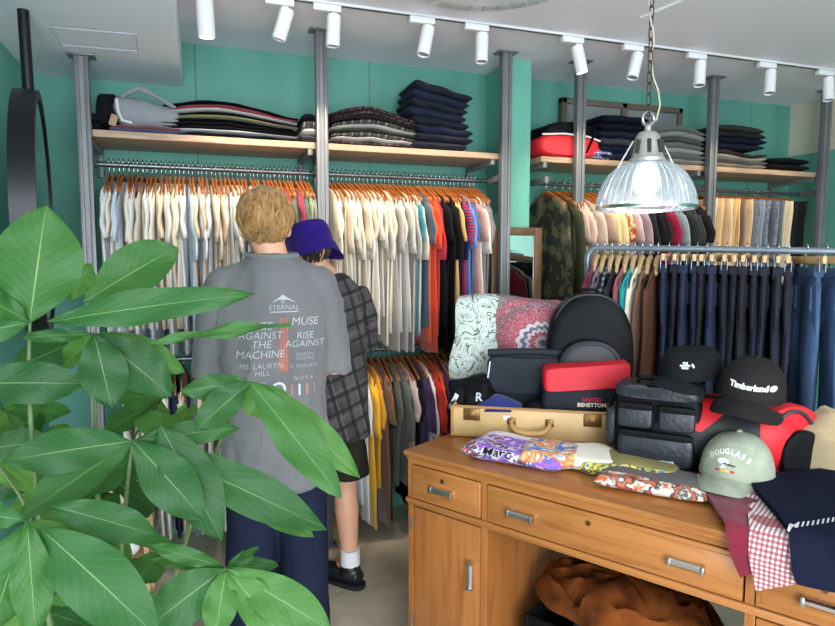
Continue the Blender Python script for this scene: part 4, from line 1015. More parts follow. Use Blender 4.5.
el = lambda cx, cz, a, c, n=14, f0=0, f1=1: [(cx+a*math.cos(2*math.pi*(f0+(f1-f0)*k/n)), cz+c*math.sin(2*math.pi*(f0+(f1-f0)*k/n))) for k in range(n)]
patch(bv, t, el(-.014, .058, .017, .009), (226, 228, 220)); patch(bv, t, [(-.030, .052), (.018, .046), (.022, .050), (-.020, .058)], (70, 84, 70)); patch(bv, t, [(-.022, .038), (-.012, .050), (-.002, .040)], (236, 236, 226)); patch(bv, t, [(-.030, .046), (-.036, .054), (-.026, .038)], (70, 84, 70))
for x, c in ((-.028, (190, 60, 50)), (-.014, (226, 196, 90)), (0, (226, 206, 120)), (.014, (196, 70, 60))): patch(bv, t, [(x-.006, .029), (x+.006, .029), (x+.006, .035), (x-.006, .035)], c)
bc = plain('brown_black_wool', (36, 32, 33), .85, bumps=.3, bscale=50)
q = at(751, 392, 1.93)
t, body = cap('dark_wool_cap', 'charcoal baseball cap with white lettering on top of the duffel', (q.x, q.y, 1.058), R(-56), bc, .096, .106, .118, 2.3, .085, .092, tilt=R(8), roll=R(6), drop=.036)
bv = bvh_of(body.data)
obj('lettering', project(text_mesh('Timberland', .0225, .0006, bold=.0011), Matrix.Translation((.003, -.12, .052)) @ Matrix.Rotation(R(90), 4, 'X'), bv, (0, 1, 0), .0014), cloth((236, 236, 236), 'thread'), t, smooth=False)
# small tree emblem after the word
patch(bv, t, el(.066, .052, .0085, .0085), (232, 232, 232), 'tree_emblem'); 
bk2 = plain('black_work_cotton', (20, 21, 24), .85, bumps=.3, bscale=50)
q = at(690, 384, 2.06)
t, body = cap('black_work_cap', 'flat-topped black work cap with a tiny white logo, behind the charcoal cap', (q.x, q.y, 1.092), R(-80), bk2, .088, .110, .098, 3.4, .065, .080, tilt=R(3))
me_ = body.data.copy(); Rz = Matrix.Rotation(R(32), 4, 'Z'); me_.transform(Rz.inverted()); bv = bvh_of(me_)
for k in range(3):
    mt_ = text_mesh(('THE', 'NORTH', 'FACE')[k], .0085, .0003, bold=.0004); project(mt_, Matrix.Translation((-.006, -.12, .058-.0075*k)) @ Matrix.Rotation(R(90), 4, 'X'), bv, (0, 1, 0), .0016); mt_.transform(Rz)
    obj('lettering', mt_, cloth((226, 230, 240), 'thread'), t, smooth=False)
bm = bmesh.new()
for r0 in (.0085, .0055):
    vs = []
    for rr_ in (r0, r0-.002): vs.append([bm.verts.new((.013+rr_*math.sin(a), -.3, .044+rr_*1.6*math.cos(a))) for a in (math.pi/2*k/6 for k in range(7))])
    for k in range(6): bm.faces.new((vs[0][k], vs[0][k+1], vs[1][k+1], vs[1][k]))
for v_ in bm.verts:
    h_ = bv.ray_cast(v_.co, Vector((0, 1, 0)))
    if h_[0]: v_.co = h_[0]+Vector((0, -.0016, 0))
mq = bpy.data.meshes.new('logo_arc'); bm.to_mesh(mq); mq.transform(Rz); obj('logo_arc', mq, cloth((226, 230, 240), 'thread'), t, smooth=False)

# ============================================================ FOLDED T-SHIRTS ON THE DESK
def print_mat(name, base, cols, xlim, scale=16, axis=0, side=1, seed=0, ylim=None):
    m, nt, b = newmat(name); v = coords(nt); s = ND(nt, 'ShaderNodeSeparateXYZ'); lk(nt, v, s.inputs[0])
    off = ND(nt, 'ShaderNodeVectorMath', operation='ADD'); lk(nt, v, off.inputs[0]); off.inputs[1].default_value = (seed, seed*.7, 0)
    n = nz(nt, off.outputs[0], scale*1.25, 3, .55, .25); k = len(cols)
    pat = ramp(nt, n, [(.28+.46*i/k, srgb(c)) for i, c in enumerate(cols)], 'EASE')
    edge = mth(nt, 'ADD', s.outputs[axis], mth(nt, 'MULTIPLY', mth(nt, 'SUBTRACT', nz(nt, v, 9, 2), .5), .08))
    g = mth(nt, 'LESS_THAN' if side < 0 else 'GREATER_THAN', edge, xlim)
    if ylim is not None: g = mth(nt, 'MULTIPLY', g, mth(nt, 'LESS_THAN', s.outputs[1], ylim))
    lk(nt, mixc(nt, g, srgb(base), pat), b.inputs['Base Color']); b.inputs['Roughness'].default_value = .85; bump(nt, b, nz(nt, v, 30, 3), .3); return m
def tee(name, px, py, w_, d_, h_, rz, mat, label, lift=0, seed=1, g=lambda u: 1-.12*u):
    q = on_z(px, py, .781)
    mb = folded_bm(w_, d_, h_, seed, g); mb.jitter(.008, 9, seed)
    for v_ in mb.bm.verts: v_.co.z = max(0, v_.co.z)
    o = obj(name, mb, mat, loc=(q.x, q.y, .7815+lift), rot=(0, 0, rz)); return tag(o, label, 'T-shirt', 'folded T-shirts on the desk')
m1 = print_mat('purple_print', (232, 226, 224), [(232, 230, 232), (196, 64, 96), (60, 60, 74), (226, 220, 226), (150, 90, 196), (166, 100, 206), (70, 110, 206), (236, 232, 236)], .045, 15, 1, -1, 3)
o = tee('folded_tee', 520, 457, .34, .25, .050, rzd+.22, m1, 'white folded T-shirt with purple print next to the suitcase handle', seed=4)
bv = bvh_of(o.data)
for s_, sz, c, off in (('Mario', .058, (240, 240, 244), .0012), ('Mario', .052, (40, 38, 46), .0042)):
    me = text_mesh('Marc', sz, .0003, bold=.003 if off < .002 else .0006, spacing=1.0)
    mm = Matrix.Translation((-.045, -.13, .05)) @ Matrix.Rotation(R(50), 4, 'X'); project(me, mm, bv, (0, .76, -.64), off); obj('printed_lettering', me, cloth(c, 'print'), o, smooth=False)
m2 = print_mat('orange_print', (236, 228, 208), [(70, 150, 206), (226, 228, 220), (214, 120, 80), (238, 190, 120), (60, 110, 190), (232, 226, 206), (226, 150, 96)], .03, 10, 0, -1, 5)
tee('folded_tee', 568, 463, .31, .23, .052, rzd+.42, m2, 'cream folded T-shirt with orange and blue print, overlapping the purple one', seed=9, lift=.001)
m3 = print_mat('yellow_print', (142, 134, 82), [(40, 90, 190), (232, 214, 60), (50, 60, 90), (226, 214, 80), (60, 110, 200)], -.082, 22, 1, -1, 2)
tee('folded_tee', 628, 470, .31, .22, .044, rzd+.42, m3, 'olive folded T-shirt with blue and yellow print at its edge', seed=12)
m4 = print_mat('orange_white_print', (104, 100, 98), [(214, 92, 48), (226, 110, 60), (236, 226, 210), (80, 60, 60), (226, 120, 80), (90, 84, 80), (236, 230, 216)], -.040, 16, 1, -1, 8)
tee('folded_tee', 652, 486, .31, .22, .036, rzd+.22, m4, 'grey folded T-shirt with orange and white print by the leather bag', seed=15)

# ============================================================ CLOTHES OVER THE DESK EDGE
def dxy(px, py, front=False):
    if front:
        r = ray(px, py); Pf = P1-nd*.02; k = (Pf-CAM).dot(nd)/r.dot(nd); p = CAM+r*k; return dloc(p)[0], (p.z-.78)
    p = on_z(px, py, .79); a = dloc(p); return a
def drape(name, quad, mat, label, cat, lift, th=.012, nu=34, nv=34, seed=0, fold=.008):
    (ax, ay), (bx, by), (cx, cy), (ex, ey) = quad
    def f(u, v):
        x = (ax*(1-u)+bx*u)*(1-v)+(ex*(1-u)+cx*u)*v; s = (ay*(1-u)+by*u)*(1-v)+(ey*(1-u)+cy*u)*v
        q = noise.noise(Vector((x*6+seed, s*6, seed))); q2 = noise.noise(Vector((x*17+seed, s*13, 2)))
        up = lift+fold*(q+.4*q2+.5)
        if s > .0: return (x, s, .781+up)
        k = min(1, -s/.03); y = -.012-lift-fold*(.5+q+.4*q2)*k
        return (x, y*k if k < 1 else y, .781+s+up*(1-k))
    o = sheet(name, f, nu, nv, mat, th, None, loc=(P1.x, P1.y, 0), rot=(0, 0, rzd)); return tag(o, label, cat)
drape('draped_maroon_shirt', [dxy(700, 488), dxy(752, 497), dxy(790, 555, True), dxy(742, 576, True)], cloth((122, 36, 54)), 'maroon shirt hanging over the desk edge under the sage cap', 'shirt', .006, seed=2, fold=.012)
ging = grid_mat('red_gingham', (236, 226, 224), [((150, 44, 60), .0055, .0028, .75)], 1, 1, 'XZ')
drape('draped_gingham_shirt', [dxy(745, 500), dxy(800, 505), dxy(830, 575, True), dxy(758, 588, True)], ging, 'red and white gingham shirt hanging below the navy sweater', 'shirt', .020, seed=5, th=.006)
nv_ = drape('draped_navy_sweater', [dxy(744, 487), dxy(870, 478), dxy(905, 600, True), dxy(800, 578, True)], cloth((26, 30, 48), 'knit'), 'navy sweater with small white lettering draped over the desk corner', 'sweater', .030, th=.016, seed=7)
bvn = BVHTree.FromPolygons([nv_.matrix_basis @ v_.co for v_ in nv_.data.vertices], [t_ for p in nv_.data.polygons for t_ in ((p.vertices[0], p.vertices[1], p.vertices[2]), (p.vertices[0], p.vertices[2], p.vertices[3]))], epsilon=1e-5)
inv = nv_.matrix_basis.inverted()
def scrn_text(s_, p0, p1, hpx, parent, mt, bold=.0):
    me = text_mesh(s_, 1, 0, bold=bold, spacing=1.15, cuts=0); xs = [v_.co.x for v_ in me.vertices]; x0_, x1_ = min(xs), max(xs)
    q0, q1, qu = [bvn.ray_cast(CAM, ray(*p).normalized())[0] for p in (p0, p1, (p0[0]+2, p0[1]-hpx))]

    if not (q0 and q1 and qu): print('text missed'); return
    ux = (q1-q0); up_ = (qu-q0); n_ = ux.cross(up_).normalized()
    if n_.dot(CAM-q0) < 0: n_ = -n_
    for v_ in me.vertices:
        p = q0+ux*((v_.co.x-x0_)/(x1_-x0_))+up_*(v_.co.y/.7); h_ = bvn.ray_cast(p+n_*.05, -n_); v_.co = inv @ ((h_[0] if h_[0] else p)+n_*.0015)
    obj('printed_lettering', me, mt, parent, smooth=False)
scrn_text('MIIIIIII', (788, 528), (834, 520), 6, nv_, cloth((206, 208, 206), 'print'), .02)
# khaki garment
q = on_z(842, 478, .79)
mb = MB(); rings = []
kq = on_z(786, 476, .80)
t = heap('khaki_trousers', q.x, q.y, .785, .17, .15, .19, cloth((176, 156, 122), 'twill'), 'khaki trousers heaped at the desk end beside the duffel', 'trousers', 4, amp=.032, sc=8, rot=rzd)
t.location = (q.x+.02, q.y+.06, .785)
# ============================================================ PEOPLE
def hand(g, wrist, d, palmn, s=1):
    """palm and five bent fingers; d: pointing direction, palmn: direction the palm faces"""
    d = Vector(d).normalized(); n = Vector(palmn); n = (n-d*n.dot(d)).normalized(); w_ = d.cross(n)*s; W0 = Vector(wrist)
    g.tube([W0-d*.02, W0+d*.02, W0+d*.055, W0+d*.09], [.024, .030, .038, .036], 12, .5, up=n)
    for k, (o_, L) in enumerate(((-.030, .072), (-.010, .082), (.010, .077), (.029, .060))):
        b = W0+d*.085+w_*o_
        g.tube([b-d*.02, b, b+d*L*.42+n*L*.10, b+d*L*.72+n*L*.30, b+d*L*.88+n*L*.52], [.010, .0098, .009, .0084, .0065], 8)
    b = W0+d*.025-w_*.030
    g.tube([b+w_*.015, b, b+d*.028-w_*.020+n*.012, b+d*.055-w_*.026+n*.026], [.013, .0125, .011, .008], 8)
def build_body(H_, sh, hipw, armL, armR, legs, headc, headyaw=0, headpitch=0, thin=1):
    """one continuous figure. arm: (shoulder, elbow, wrist, handdir, palmn); leg: (hip, knee, ankle, toe)"""
    g = MB(); zs = sh
    g.sellipse([((0, .0, zs-.62), .145*thin, .105, 2.3), ((0, 0, zs-.52), .155*thin, .105, 2.3), ((0, 0, zs-.40), .135*thin, .092, 2.3), ((0, 0, zs-.22), .150*thin, .100, 2.3), ((0, 0, zs-.08), .165*thin, .100, 2.3), ((0, 0, zs-.01), .13*thin, .08, 2.2), ((0, .0, zs+.035), .065, .06, 2)], 28)
    hc = Vector(headc)
    g.tube([(0, 0, zs-.02), (0, .005, zs+.04), hc+Vector((0, -.005, -.03))], [.064, .056, .056], 16)
    hm = Matrix.Translation(hc) @ Matrix.Rotation(headyaw, 4, 'Z') @ Matrix.Rotation(headpitch, 4, 'X')
    h = MB()
    h.ell((0, -.012, .022), (.074, .094, .088)); h.ell((0, .030, -.035), (.056, .058, .078)); h.ell((0, .060, -.082), (.026, .026, .022)); h.ell((0, .088, -.025), (.012, .020, .022), (R(20), 0, 0)); h.ell((0, .082, .028), (.05, .02, .02))
    for s in (-1, 1):
        h.ell((s*.077, -.005, -.018), (.010, .019, .032), (0, 0, s*.35)); h.ell((s*.03, .075, -.06), (.02, .014, .012)); h.ell((s*.036, .06, -.02), (.024, .02, .02))
    h.ell((0, .086, -.057), (.024, .010, .007)); h.ell((0, .084, -.068), (.02, .010, .006))
    h.shift(hm); tmp = h.mesh('h'); g.bm.from_mesh(tmp)
    for a, s in ((armL, -1), (armR, 1)):
        S_, E_, W_, hd, pn = a
        g.tube([Vector(S_).lerp(Vector((0, 0, S_[2])), .3), S_, Vector(S_).lerp(Vector(E_), .5), E_], [.052, .052, .045, .037], 14)
        g.tube([E_, Vector(E_).lerp(Vector(W_), .35), W_], [.038, .037, .025], 14)
        hand(g, W_, hd, pn, s)
    for l in legs:
        Hp, K, A, T = [Vector(q) for q in l]
        g.tube([Hp+Vector((0, 0, .06)), Hp, Hp.lerp(K, .5), K], [.078, .082, .070, .052], 16)
        g.tube([K, K.lerp(A, .28), K.lerp(A, .7), A], [.052, .056, .042, .034], 16)
        g.tube([A+Vector((0, 0, .02)), A+(T-A)*.1, T*.55+A*.45+Vector((0, 0, -.0)), T], [.034, .040, .040, .026], 12, .8)
    return remesh(g, .0065, 5, 'body'), hm
def face(parent, hm, skinm):
    for s in (-1, 1):
        e = MB().ell((s*.033, .077, -.008), (.012, .010, .008)); obj('eye', e.shift(hm), plain('eye_white', (226, 224, 220), .3), parent)
        e = MB().tube([(s*.018, .092, .018), (s*.034, .091, .023), (s*.052, .080, .018)], .004, 6); obj('eyebrow', e.shift(hm), plain('brow', (90, 60, 34), .8), parent)
    obj('mouth', MB().tube([(-.02, .093, -.062), (0, .098, -.061), (.02, .093, -.062)], .004, 6).shift(hm), plain('lips', (170, 100, 90), .5), parent)
def hair_mesh(hm, n, seed, r=(.090, .108, .100), zcut=-.10, front=.035, lift=.010, len_=(.8, 1.25), wd=.0095):
    rnd = random.Random(seed); g = MB()
    s = MB().ell((0, -.014, .024), (r[0]*.93, r[1]*.92, r[2]*.93), nu=28, nv=18)
    for v in s.bm.verts:
        if v.co.z < -.045 : v.co.z = -.045-(-.045-v.co.z)*.3
        if v.co.y > .055 and v.co.z < .04: v.co.y = .055
    tmp = s.mesh('s'); g.bm.from_mesh(tmp)
    C = Vector((0, -.014, .024)); crown = Vector((.01, -.45, .9)).normalized()
    for i in range(n):
        az = rnd.uniform(0, 2*math.pi); th0 = rnd.random()**.7*1.9
        # direction walking away from the crown
        u = crown.cross(Vector((0, 1, .3))).normalized(); w_ = crown.cross(u)
        out = u*math.cos(az)+w_*math.sin(az); pts = []; rs = []
        L = rnd.uniform(*len_); k = 7; sw = rnd.uniform(-.25, .25)
        for j in range(k):
            th = th0+(L*.75)*j/(k-1); o2 = (out+crown.cross(out)*sw*j/k).normalized(); dirv = crown*math.cos(th)+o2*math.sin(th)
            p = C+Vector((dirv.x*r[0], dirv.y*r[1], dirv.z*r[2]))*(1.0+lift*3*math.sin(j/(k-1)*2.2)*rnd.uniform(.6, 1.5)+(.02 if j == k-1 else 0))
            p = C+(p-C)*(1+.085*noise.noise(dirv*4+Vector((seed, 0, 0)))+.018*noise.noise(dirv*11))
            zc_ = zcut+.055*min(1, (abs(p.x)/.075)**2)+.006*math.sin(az*23)
            if p.z < zc_: p.z = zc_+rnd.uniform(-.004, .012); p.x *= .97
            if False: p.z = zcut+.03*math.sin(az*5)+rnd.uniform(0, .01); 
            if p.y > .06 and p.z < .015: p.z = .015+rnd.uniform(0, .02)
            pts.append(p); rs.append(wd*(1-.85*(j/(k-1))**1.5)*rnd.uniform(.8, 1.1))
        ok = all((pts[a+1]-pts[a]).length > .002 for a in range(k-1))
        if ok: g.tube(pts, rs, 5, .6)
    g.shift(hm); return g
def hair_mat(name, c1, c2):
    m, nt, b = newmat(name); v = coords(nt, scale=(1, 1, .35)); lk(nt, ramp(nt, nz(nt, v, 70, 4, .7), [(.32, srgb(c2)), (.62, srgb(c1))]), b.inputs['Base Color']); b.inputs['Roughness'].default_value = .45; b.inputs['Sheen Weight'].default_value = .2; return m
def garment(parts, voxel, amp, sc, seed, smooth=3, stretch=(1, 1, .45)):
    me = remesh(parts, voxel, smooth, 'garment')
    for v in me.vertices:
        q = Vector((v.co.x*stretch[0], v.co.y*stretch[1], v.co.z*stretch[2]))*sc+Vector((seed, 0, 0))
        n = v.normal; f = noise.noise(q)+.5*noise.noise(q*2.3)
        v.co += n*(f*amp+.004)+n*.25*amp*noise.noise(v.co*24)
    return me
def tub(g, pts, rs, flat=1, n=18, up=None): g.tube(pts, rs, n, flat, up=up)

# ---- blond person
pa = at(273, 300, 2.12)
person = thing('person', 'blond person in a grey printed oversized T-shirt and navy trousers, seen from behind', 'person', (pa.x, pa.y, 0), R(-4))
aL = ((-.165, 0, 1.385), (-.225, .03, 1.10), (-.13, .27, 1.16), (.35, .9, .15), (.6, 0, -.4)); aR = ((.165, 0, 1.385), (.215, .03, 1.10), (.13, .27, 1.13), (-.35, .9, .15), (-.6, 0, -.4))
legs = [((-.085, 0, .84), (-.09, .02, .47), (-.10, 0, .09), (-.12, .15, .035)), ((.085, 0, .84), (.09, .02, .47), (.10, -.01, .09), (.13, .14, .035))]
me, hm = build_body(1.71, 1.44, .15, aL, aR, legs, (-.022, .02, 1.595), R(6), R(-6))
obj('body', me, M['skin'], person); face(person, hm, M['skin'])
obj('hair', hair_mesh(hm, 1300, 5, r=(.086, .103, .097), zcut=-.108, lift=.018, wd=.0060, len_=(.9, 1.6)), hair_mat('blond_hair', (176, 132, 72), (92, 60, 28)), person)
g = MB().sellipse([((0, 0, .705), .172, .128, 2.6), ((0, 0, .80), .178, .130, 2.6), ((0, 0, 1.0), .176, .126, 2.6), ((0, 0, 1.2), .178, .122, 2.6), ((0, 0, 1.32), .184, .118, 2.4), ((0, 0, 1.385), .172, .108, 2.2), ((0, .0, 1.435), .128, .095, 2.1), ((0, .0, 1.475), .098, .080, 2.1), ((0, .0, 1.490), .078, .072, 2)], 36)
for s in (-1, 1):
    tub(g, [(s*.10, 0, 1.41), (s*.160, 0, 1.392), (s*.188, .005, 1.33), (s*.200, .015, 1.20), (s*.204, .03, 1.085)], [.055, .061, .064, .068, .073], .9, 22)
me = garment(g, .009, .017, 8, 3, stretch=(1.3, 1, .4)); m_shirt = cloth((108, 107, 109), 'faded_jersey')
shirt = obj('t_shirt', me, m_shirt, person); bv = bvh_of(me)
g = MB(); pts = [(.083*math.cos(a), .076*math.sin(a)+.002, 1.490+.006*math.sin(a)) for a in (2*math.pi*k/32 for k in range(33))]
obj('collar', MB().tube(pts, .0085, 8, cap=False), cloth((112, 118, 122), 'faded_jersey'), shirt)
def back_text(s_, px, py, size, c, bold=.0006, shear=0, rot=0):
    q = at(px, py, 2.0); loc = Matrix.Rotation(-person.rotation_euler[2], 4, 'Z') @ Vector((q.x-pa.x, q.y-pa.y, q.z))
    me = text_mesh(s_, size, .0002, shear=shear, bold=bold); project(me, Matrix.Translation((loc.x, -.3, loc.z)) @ Matrix.Rotation(rot, 4, 'Y') @ Matrix.Rotation(R(90), 4, 'X'), bv, (0, 1, 0), .0015)
    obj('back_lettering', me, cloth(c, 'print'), shirt, smooth=False)
W1 = (176, 183, 186)
for s_, px, py, sz in (('RAGE', 258, 326, .040), ('AGAINST', 260, 335.5, .038), ('THE', 261, 344.5, .040), ('MACHINE', 260, 354.5, .040), ('MS. LAURYN', 261, 366, .028), ('HILL', 262, 373, .028),
                       ('MUSE', 306, 322.5, .042), ('RISE', 306, 336.5, .036), ('AGAINST', 306, 345, .036)):
    back_text(s_, px, py, sz*.88, W1, -.0004, .16)
for s_, px, py, sz in (('ETERNAL', 284, 308, .026), ('o', 283, 301, .03), ('MARTIN', 306, 355.5, .018), ('SESSIONS', 306, 359.5, .016), ('A. MORNING', 305, 367, .017), ('N O F X', 304, 379, .020), ('LIVE', 262, 383, .016)):
    back_text(s_, px, py, sz*.9, (164, 172, 174), -.0002, .1)
def back_patch(pts, c, nm='back_print'):
    bm = bmesh.new(); P = []
    for px, py in pts:
        q = at(px, py, 2.0); l = Matrix.Rotation(-person.rotation_euler[2], 4, 'Z') @ Vector((q.x-pa.x, q.y-pa.y, q.z)); P.append(bm.verts.new((l.x, -.4, l.z)))
    bm.faces.new(P); bmesh.ops.triangulate(bm, faces=bm.faces)
    for _ in range(3): bmesh.ops.subdivide_edges(bm, edges=[e for e in bm.edges if e.calc_length() > .012], cuts=1); bmesh.ops.triangulate(bm, faces=bm.faces)
    for v in bm.verts:
        h_ = bv.ray_cast(v.co, Vector((0, 1, 0))); 
        if h_[0]: v.co = h_[0]+Vector((0, -.0012, 0))
    me = bpy.data.meshes.new(nm); bm.to_mesh(me); obj(nm, me, cloth(c, 'print'), shirt, smooth=False)
for x in (280, 283.2, 286.4): back_patch([(x, 318), (x+1.6, 318), (x+2.2, 372), (x-.6, 372)], (170, 104, 92))
back_patch([(270, 311.5), (299, 311.5), (299, 312.6), (270, 312.6)], (170, 176, 178)); back_patch([(271, 303), (279, 298), (283, 295), (288, 298), (297, 303), (288, 300), (279, 300)], (170, 176, 178))
for i, (x, c) in enumerate(((279, (190, 196, 196)), (292, (176, 120, 104)), (300, (190, 196, 196)), (308, (176, 120, 104)), (316, (150, 120, 112)))):
    if i == 0: back_text('O', x, 390, .06, c, .001)
    else: back_text('l', x, 391, .05, c, .0012)
# trousers
g = MB().sellipse([((0, 0, .70), .150, .115, 2.4), ((0, 0, .82), .152, .112, 2.4), ((0, 0, .93), .142, .102, 2.4)], 28)
for s in (-1, 1):
    tub(g, [(s*.072, 0, .78), (s*.082, 0, .66), (s*.088, .01, .45), (s*.095, .01, .24), (s*.100, .0, .065)], [.084, .088, .084, .080, .080])
obj('trousers', garment(g, .009, .009, 8, 9), cloth((30, 36, 54), 'twill'), person)
for s in (-1, 1):
    g = MB(); g.tube([(s*.10, -.055, .045), (s*.105, 0, .050), (s*.115, .09, .042), (s*.13, .17, .032)], [.036, .044, .044, .030], 14, .85); me = remesh(g, .008, 4, 'shoe')
    sh_ = obj('shoe', me, plain('black_shoe_leather', (26, 26, 28), .4), person); obj('sole', MB().box((-.045, -.10, 0), (.045, .21, .018), .008).shift(Matrix.Translation((s*.11, -.0, 0)) @ Matrix.Rotation(-s*.1, 4, 'Z')), plain('rubber_sole', (40, 40, 40), .8), sh_)

# ---- person in the bucket hat
pb = at(326, 300, 2.74)
person2 = thing('person', 'person in a purple bucket hat, dark checked shirt and shorts facing the rails', 'person', (pb.x, pb.y, 0), R(16))
aL = ((-.15, 0, 1.31), (-.19, .05, 1.05), (-.08, .26, 1.15), (.3, .9, .2), (.6, 0, -.4)); aR = ((.15, 0, 1.31), (.20, .04, 1.05), (.10, .26, 1.10), (-.3, .9, .2), (-.6, 0, -.4))
legs = [((-.08, 0, .78), (-.085, .03, .44), (-.10, .05, .085), (-.15, .20, .035)), ((.075, -.02, .78), (.08, -.01, .44), (.075, -.06, .085), (.06, .09, .035))]
me, hm = build_body(1.62, 1.365, .15, aL, aR, legs, (-.060, .035, 1.505), R(14), R(-10), .92)
obj('body', me, M['skin'], person2); face(person2, hm, M['skin'])
obj('hair', hair_mesh(hm, 300, 8, r=(.078, .093, .082), zcut=-.095, wd=.008), hair_mat('black_hair', (38, 30, 28), (14, 12, 12)), person2)
hat = MB()
prof = [(.098, .145, -.052), (.100, .125, -.035), (.097, .103, -.005), (.094, .096, .02), (.090, .092, .06), (.084, .086, .088), (.070, .072, .102), (.03, .03, .106), (.002, .002, .106)]
g = MB(); rings = []
for rx_, ry_, z in [(.128, .140, -.040), (.120, .132, -.016), (.108, .120, .012), (.098, .112, .025), (.095, .110, .06), (.090, .104, .095), (.082, .094, .115), (.06, .068, .123), (.02, .02, .125)]:
    rings.append([(rx_*math.cos(a), ry_*math.sin(a)-.012, z+(.010*math.sin(a*2+.5)+.012*math.sin(a*3) if z < 0 else 0)) for a in (2*math.pi*k/40 for k in range(40))])
vs = g.loft(rings, cap=False); g.bm.faces.new(vs[-1])
bmesh.ops.solidify(g.bm, geom=g.bm.faces[:], thickness=.003)
g.shift(hm @ Matrix.Rotation(R(-8), 4, 'X')); hatm = cloth((62, 34, 150), 'purple_canvas'); hh = obj('bucket_hat', g, hatm, person2, angle=60)
g = MB().sellipse([((0, -.01, .685), .188, .135, 2.6), ((0, 0, .80), .180, .130, 2.6), ((0, 0, 1.0), .172, .124, 2.6), ((0, 0, 1.2), .168, .118, 2.5), ((0, 0, 1.29), .172, .118, 2.4), ((0, 0, 1.345), .152, .108, 2.3), ((0, .0, 1.385), .108, .088, 2.1), ((0, .0, 1.405), .082, .076, 2)], 32)
for s in (-1, 1): tub(g, [(s*.09, 0, 1.325), (s*.155, 0, 1.312), (s*.19, .01, 1.21), (s*.20, .03, 1.10), (s*.17, .10, 1.05)], [.05, .062, .070, .070, .062], .9, 20)
plaid = grid_mat('dark_plaid', (50, 47, 48), [((130, 126, 122), .055, .003, .30), ((84, 80, 80), .055, .022, .35), ((18, 16, 20), .034, .008, .8), ((110, 88, 86), .083, .003, .3)], 1, 1, 'XZ', (72, 67, 66), rot=(.1, .25, .1))
sh2 = obj('checked_shirt', garment(g, .009, .013, 8, 13), plaid, person2)
obj('shirt_collar', MB().tube([(.075*math.cos(a), .070*math.sin(a), 1.395) for a in (2*math.pi*k/28 for k in range(29))], .013, 8, cap=False), plaid, sh2)
g = MB().sellipse([((0, 0, .66), .150, .115, 2.4), ((0, 0, .80), .148, .110, 2.4), ((0, 0, .88), .14, .10, 2.4)], 26)
tub(g, [(-.075, 0, .74), (-.088, .02, .62), (-.092, .03, .48)], [.085, .092, .098]); tub(g, [(.07, -.01, .74), (.085, -.01, .62), (.09, -.01, .50)], [.085, .092, .098])
obj('shorts', garment(g, .009, .010, 8, 21), cloth((44, 42, 34), 'twill'), person2)
bshoe = plain('black_shoe_leather', (26, 26, 28), .4)
for (ax, ay, tx, ty) in ((-.10, .05, -.16, .20), (.075, -.06, .01, .10)):
    dv = Vector((tx-ax, ty-ay, 0)).normalized(); A0 = Vector((ax, ay, 0))
    g = MB(); g.tube([A0-dv*.055+Vector((0, 0, .05)), A0+Vector((0, 0, .052)), A0+dv*.09+Vector((0, 0, .045)), A0+dv*.17+Vector((0, 0, .035)), A0+dv*.20+Vector((0, 0, .034))], [.034, .043, .046, .038, .022], 16, .85)
    g.tube([A0+Vector((0, 0, .04)), A0+Vector((0, 0, .105))], [.046, .046], 16)
    sh_ = obj('shoe', remesh(g, .007, 4, 'shoe'), bshoe, person2)
    an = math.atan2(dv.y, dv.x); obj('sole', MB().sellipse([((.07, 0, .0), .145, .046, 3), ((.07, 0, .02), .147, .048, 3)], 28).shift(Matrix.Translation(A0) @ Matrix.Rotation(an, 4, 'Z')), plain('rubber_sole', (36, 36, 36), .8), sh_)
    g = MB(); rings = []
    for k in range(12): rings.append([(A0.x+(.043+.002*(k % 2))*math.cos(a), A0.y+(.043+.002*(k % 2))*math.sin(a), .095+.075*k/11) for a in (2*math.pi*q_/24 for q_ in range(24))])
    g.loft(rings); obj('sock', g, cloth((226, 224, 220), 'knit'), person2)

# ============================================================ LOW CRATE SHELF BEHIND THE PLANT
cq = on_z(172, 585, .02)
t = thing('wooden_crate_shelf', 'open pale wooden crate shelf on the floor behind the plant', 'crate shelf', (-.40, 2.78, 0))
g = MB()
for x in (-.17, .15): g.box((x, -.13, 0), (x+.02, -.10, .50), .002).box((x, .10, 0), (x+.02, .13, .50), .002)
obj('upright', g, M['pine'], t, smooth=False)
for z in (.02, .25, .47): obj('shelf_board', MB().box((-.17, -.13, z), (.17, .13, z+.018), .002), M['pine'], t, smooth=False)
tag(obj('white_cushion', puff(.20, .15, .16, 3, 4), M['whiteplastic'], loc=(-.41, 2.76, .039)), 'white rounded cushion on the crate shelf bottom', 'cushion')
tag(obj('white_cloth', folded_bm(.26, .20, .07, 3), cloth((226, 228, 230)), loc=(-.40, 2.78, .27)), 'white folded cloth on the crate shelf middle', 'cloth')
tag(obj('brown_cloth', folded_bm(.24, .20, .06, 5), cloth((110, 70, 50)), loc=(-.40, 2.78, .342)), 'brown folded cloth on top of the white cloth in the crate shelf', 'cloth')
tag(obj('cream_bundle', folded_bm(.28, .20, .14, 6).jitter(.015, 12), cloth((206, 190, 164)), loc=(-.40, 2.78, .49)), 'crumpled cream bundle on top of the crate shelf', 'cloth')

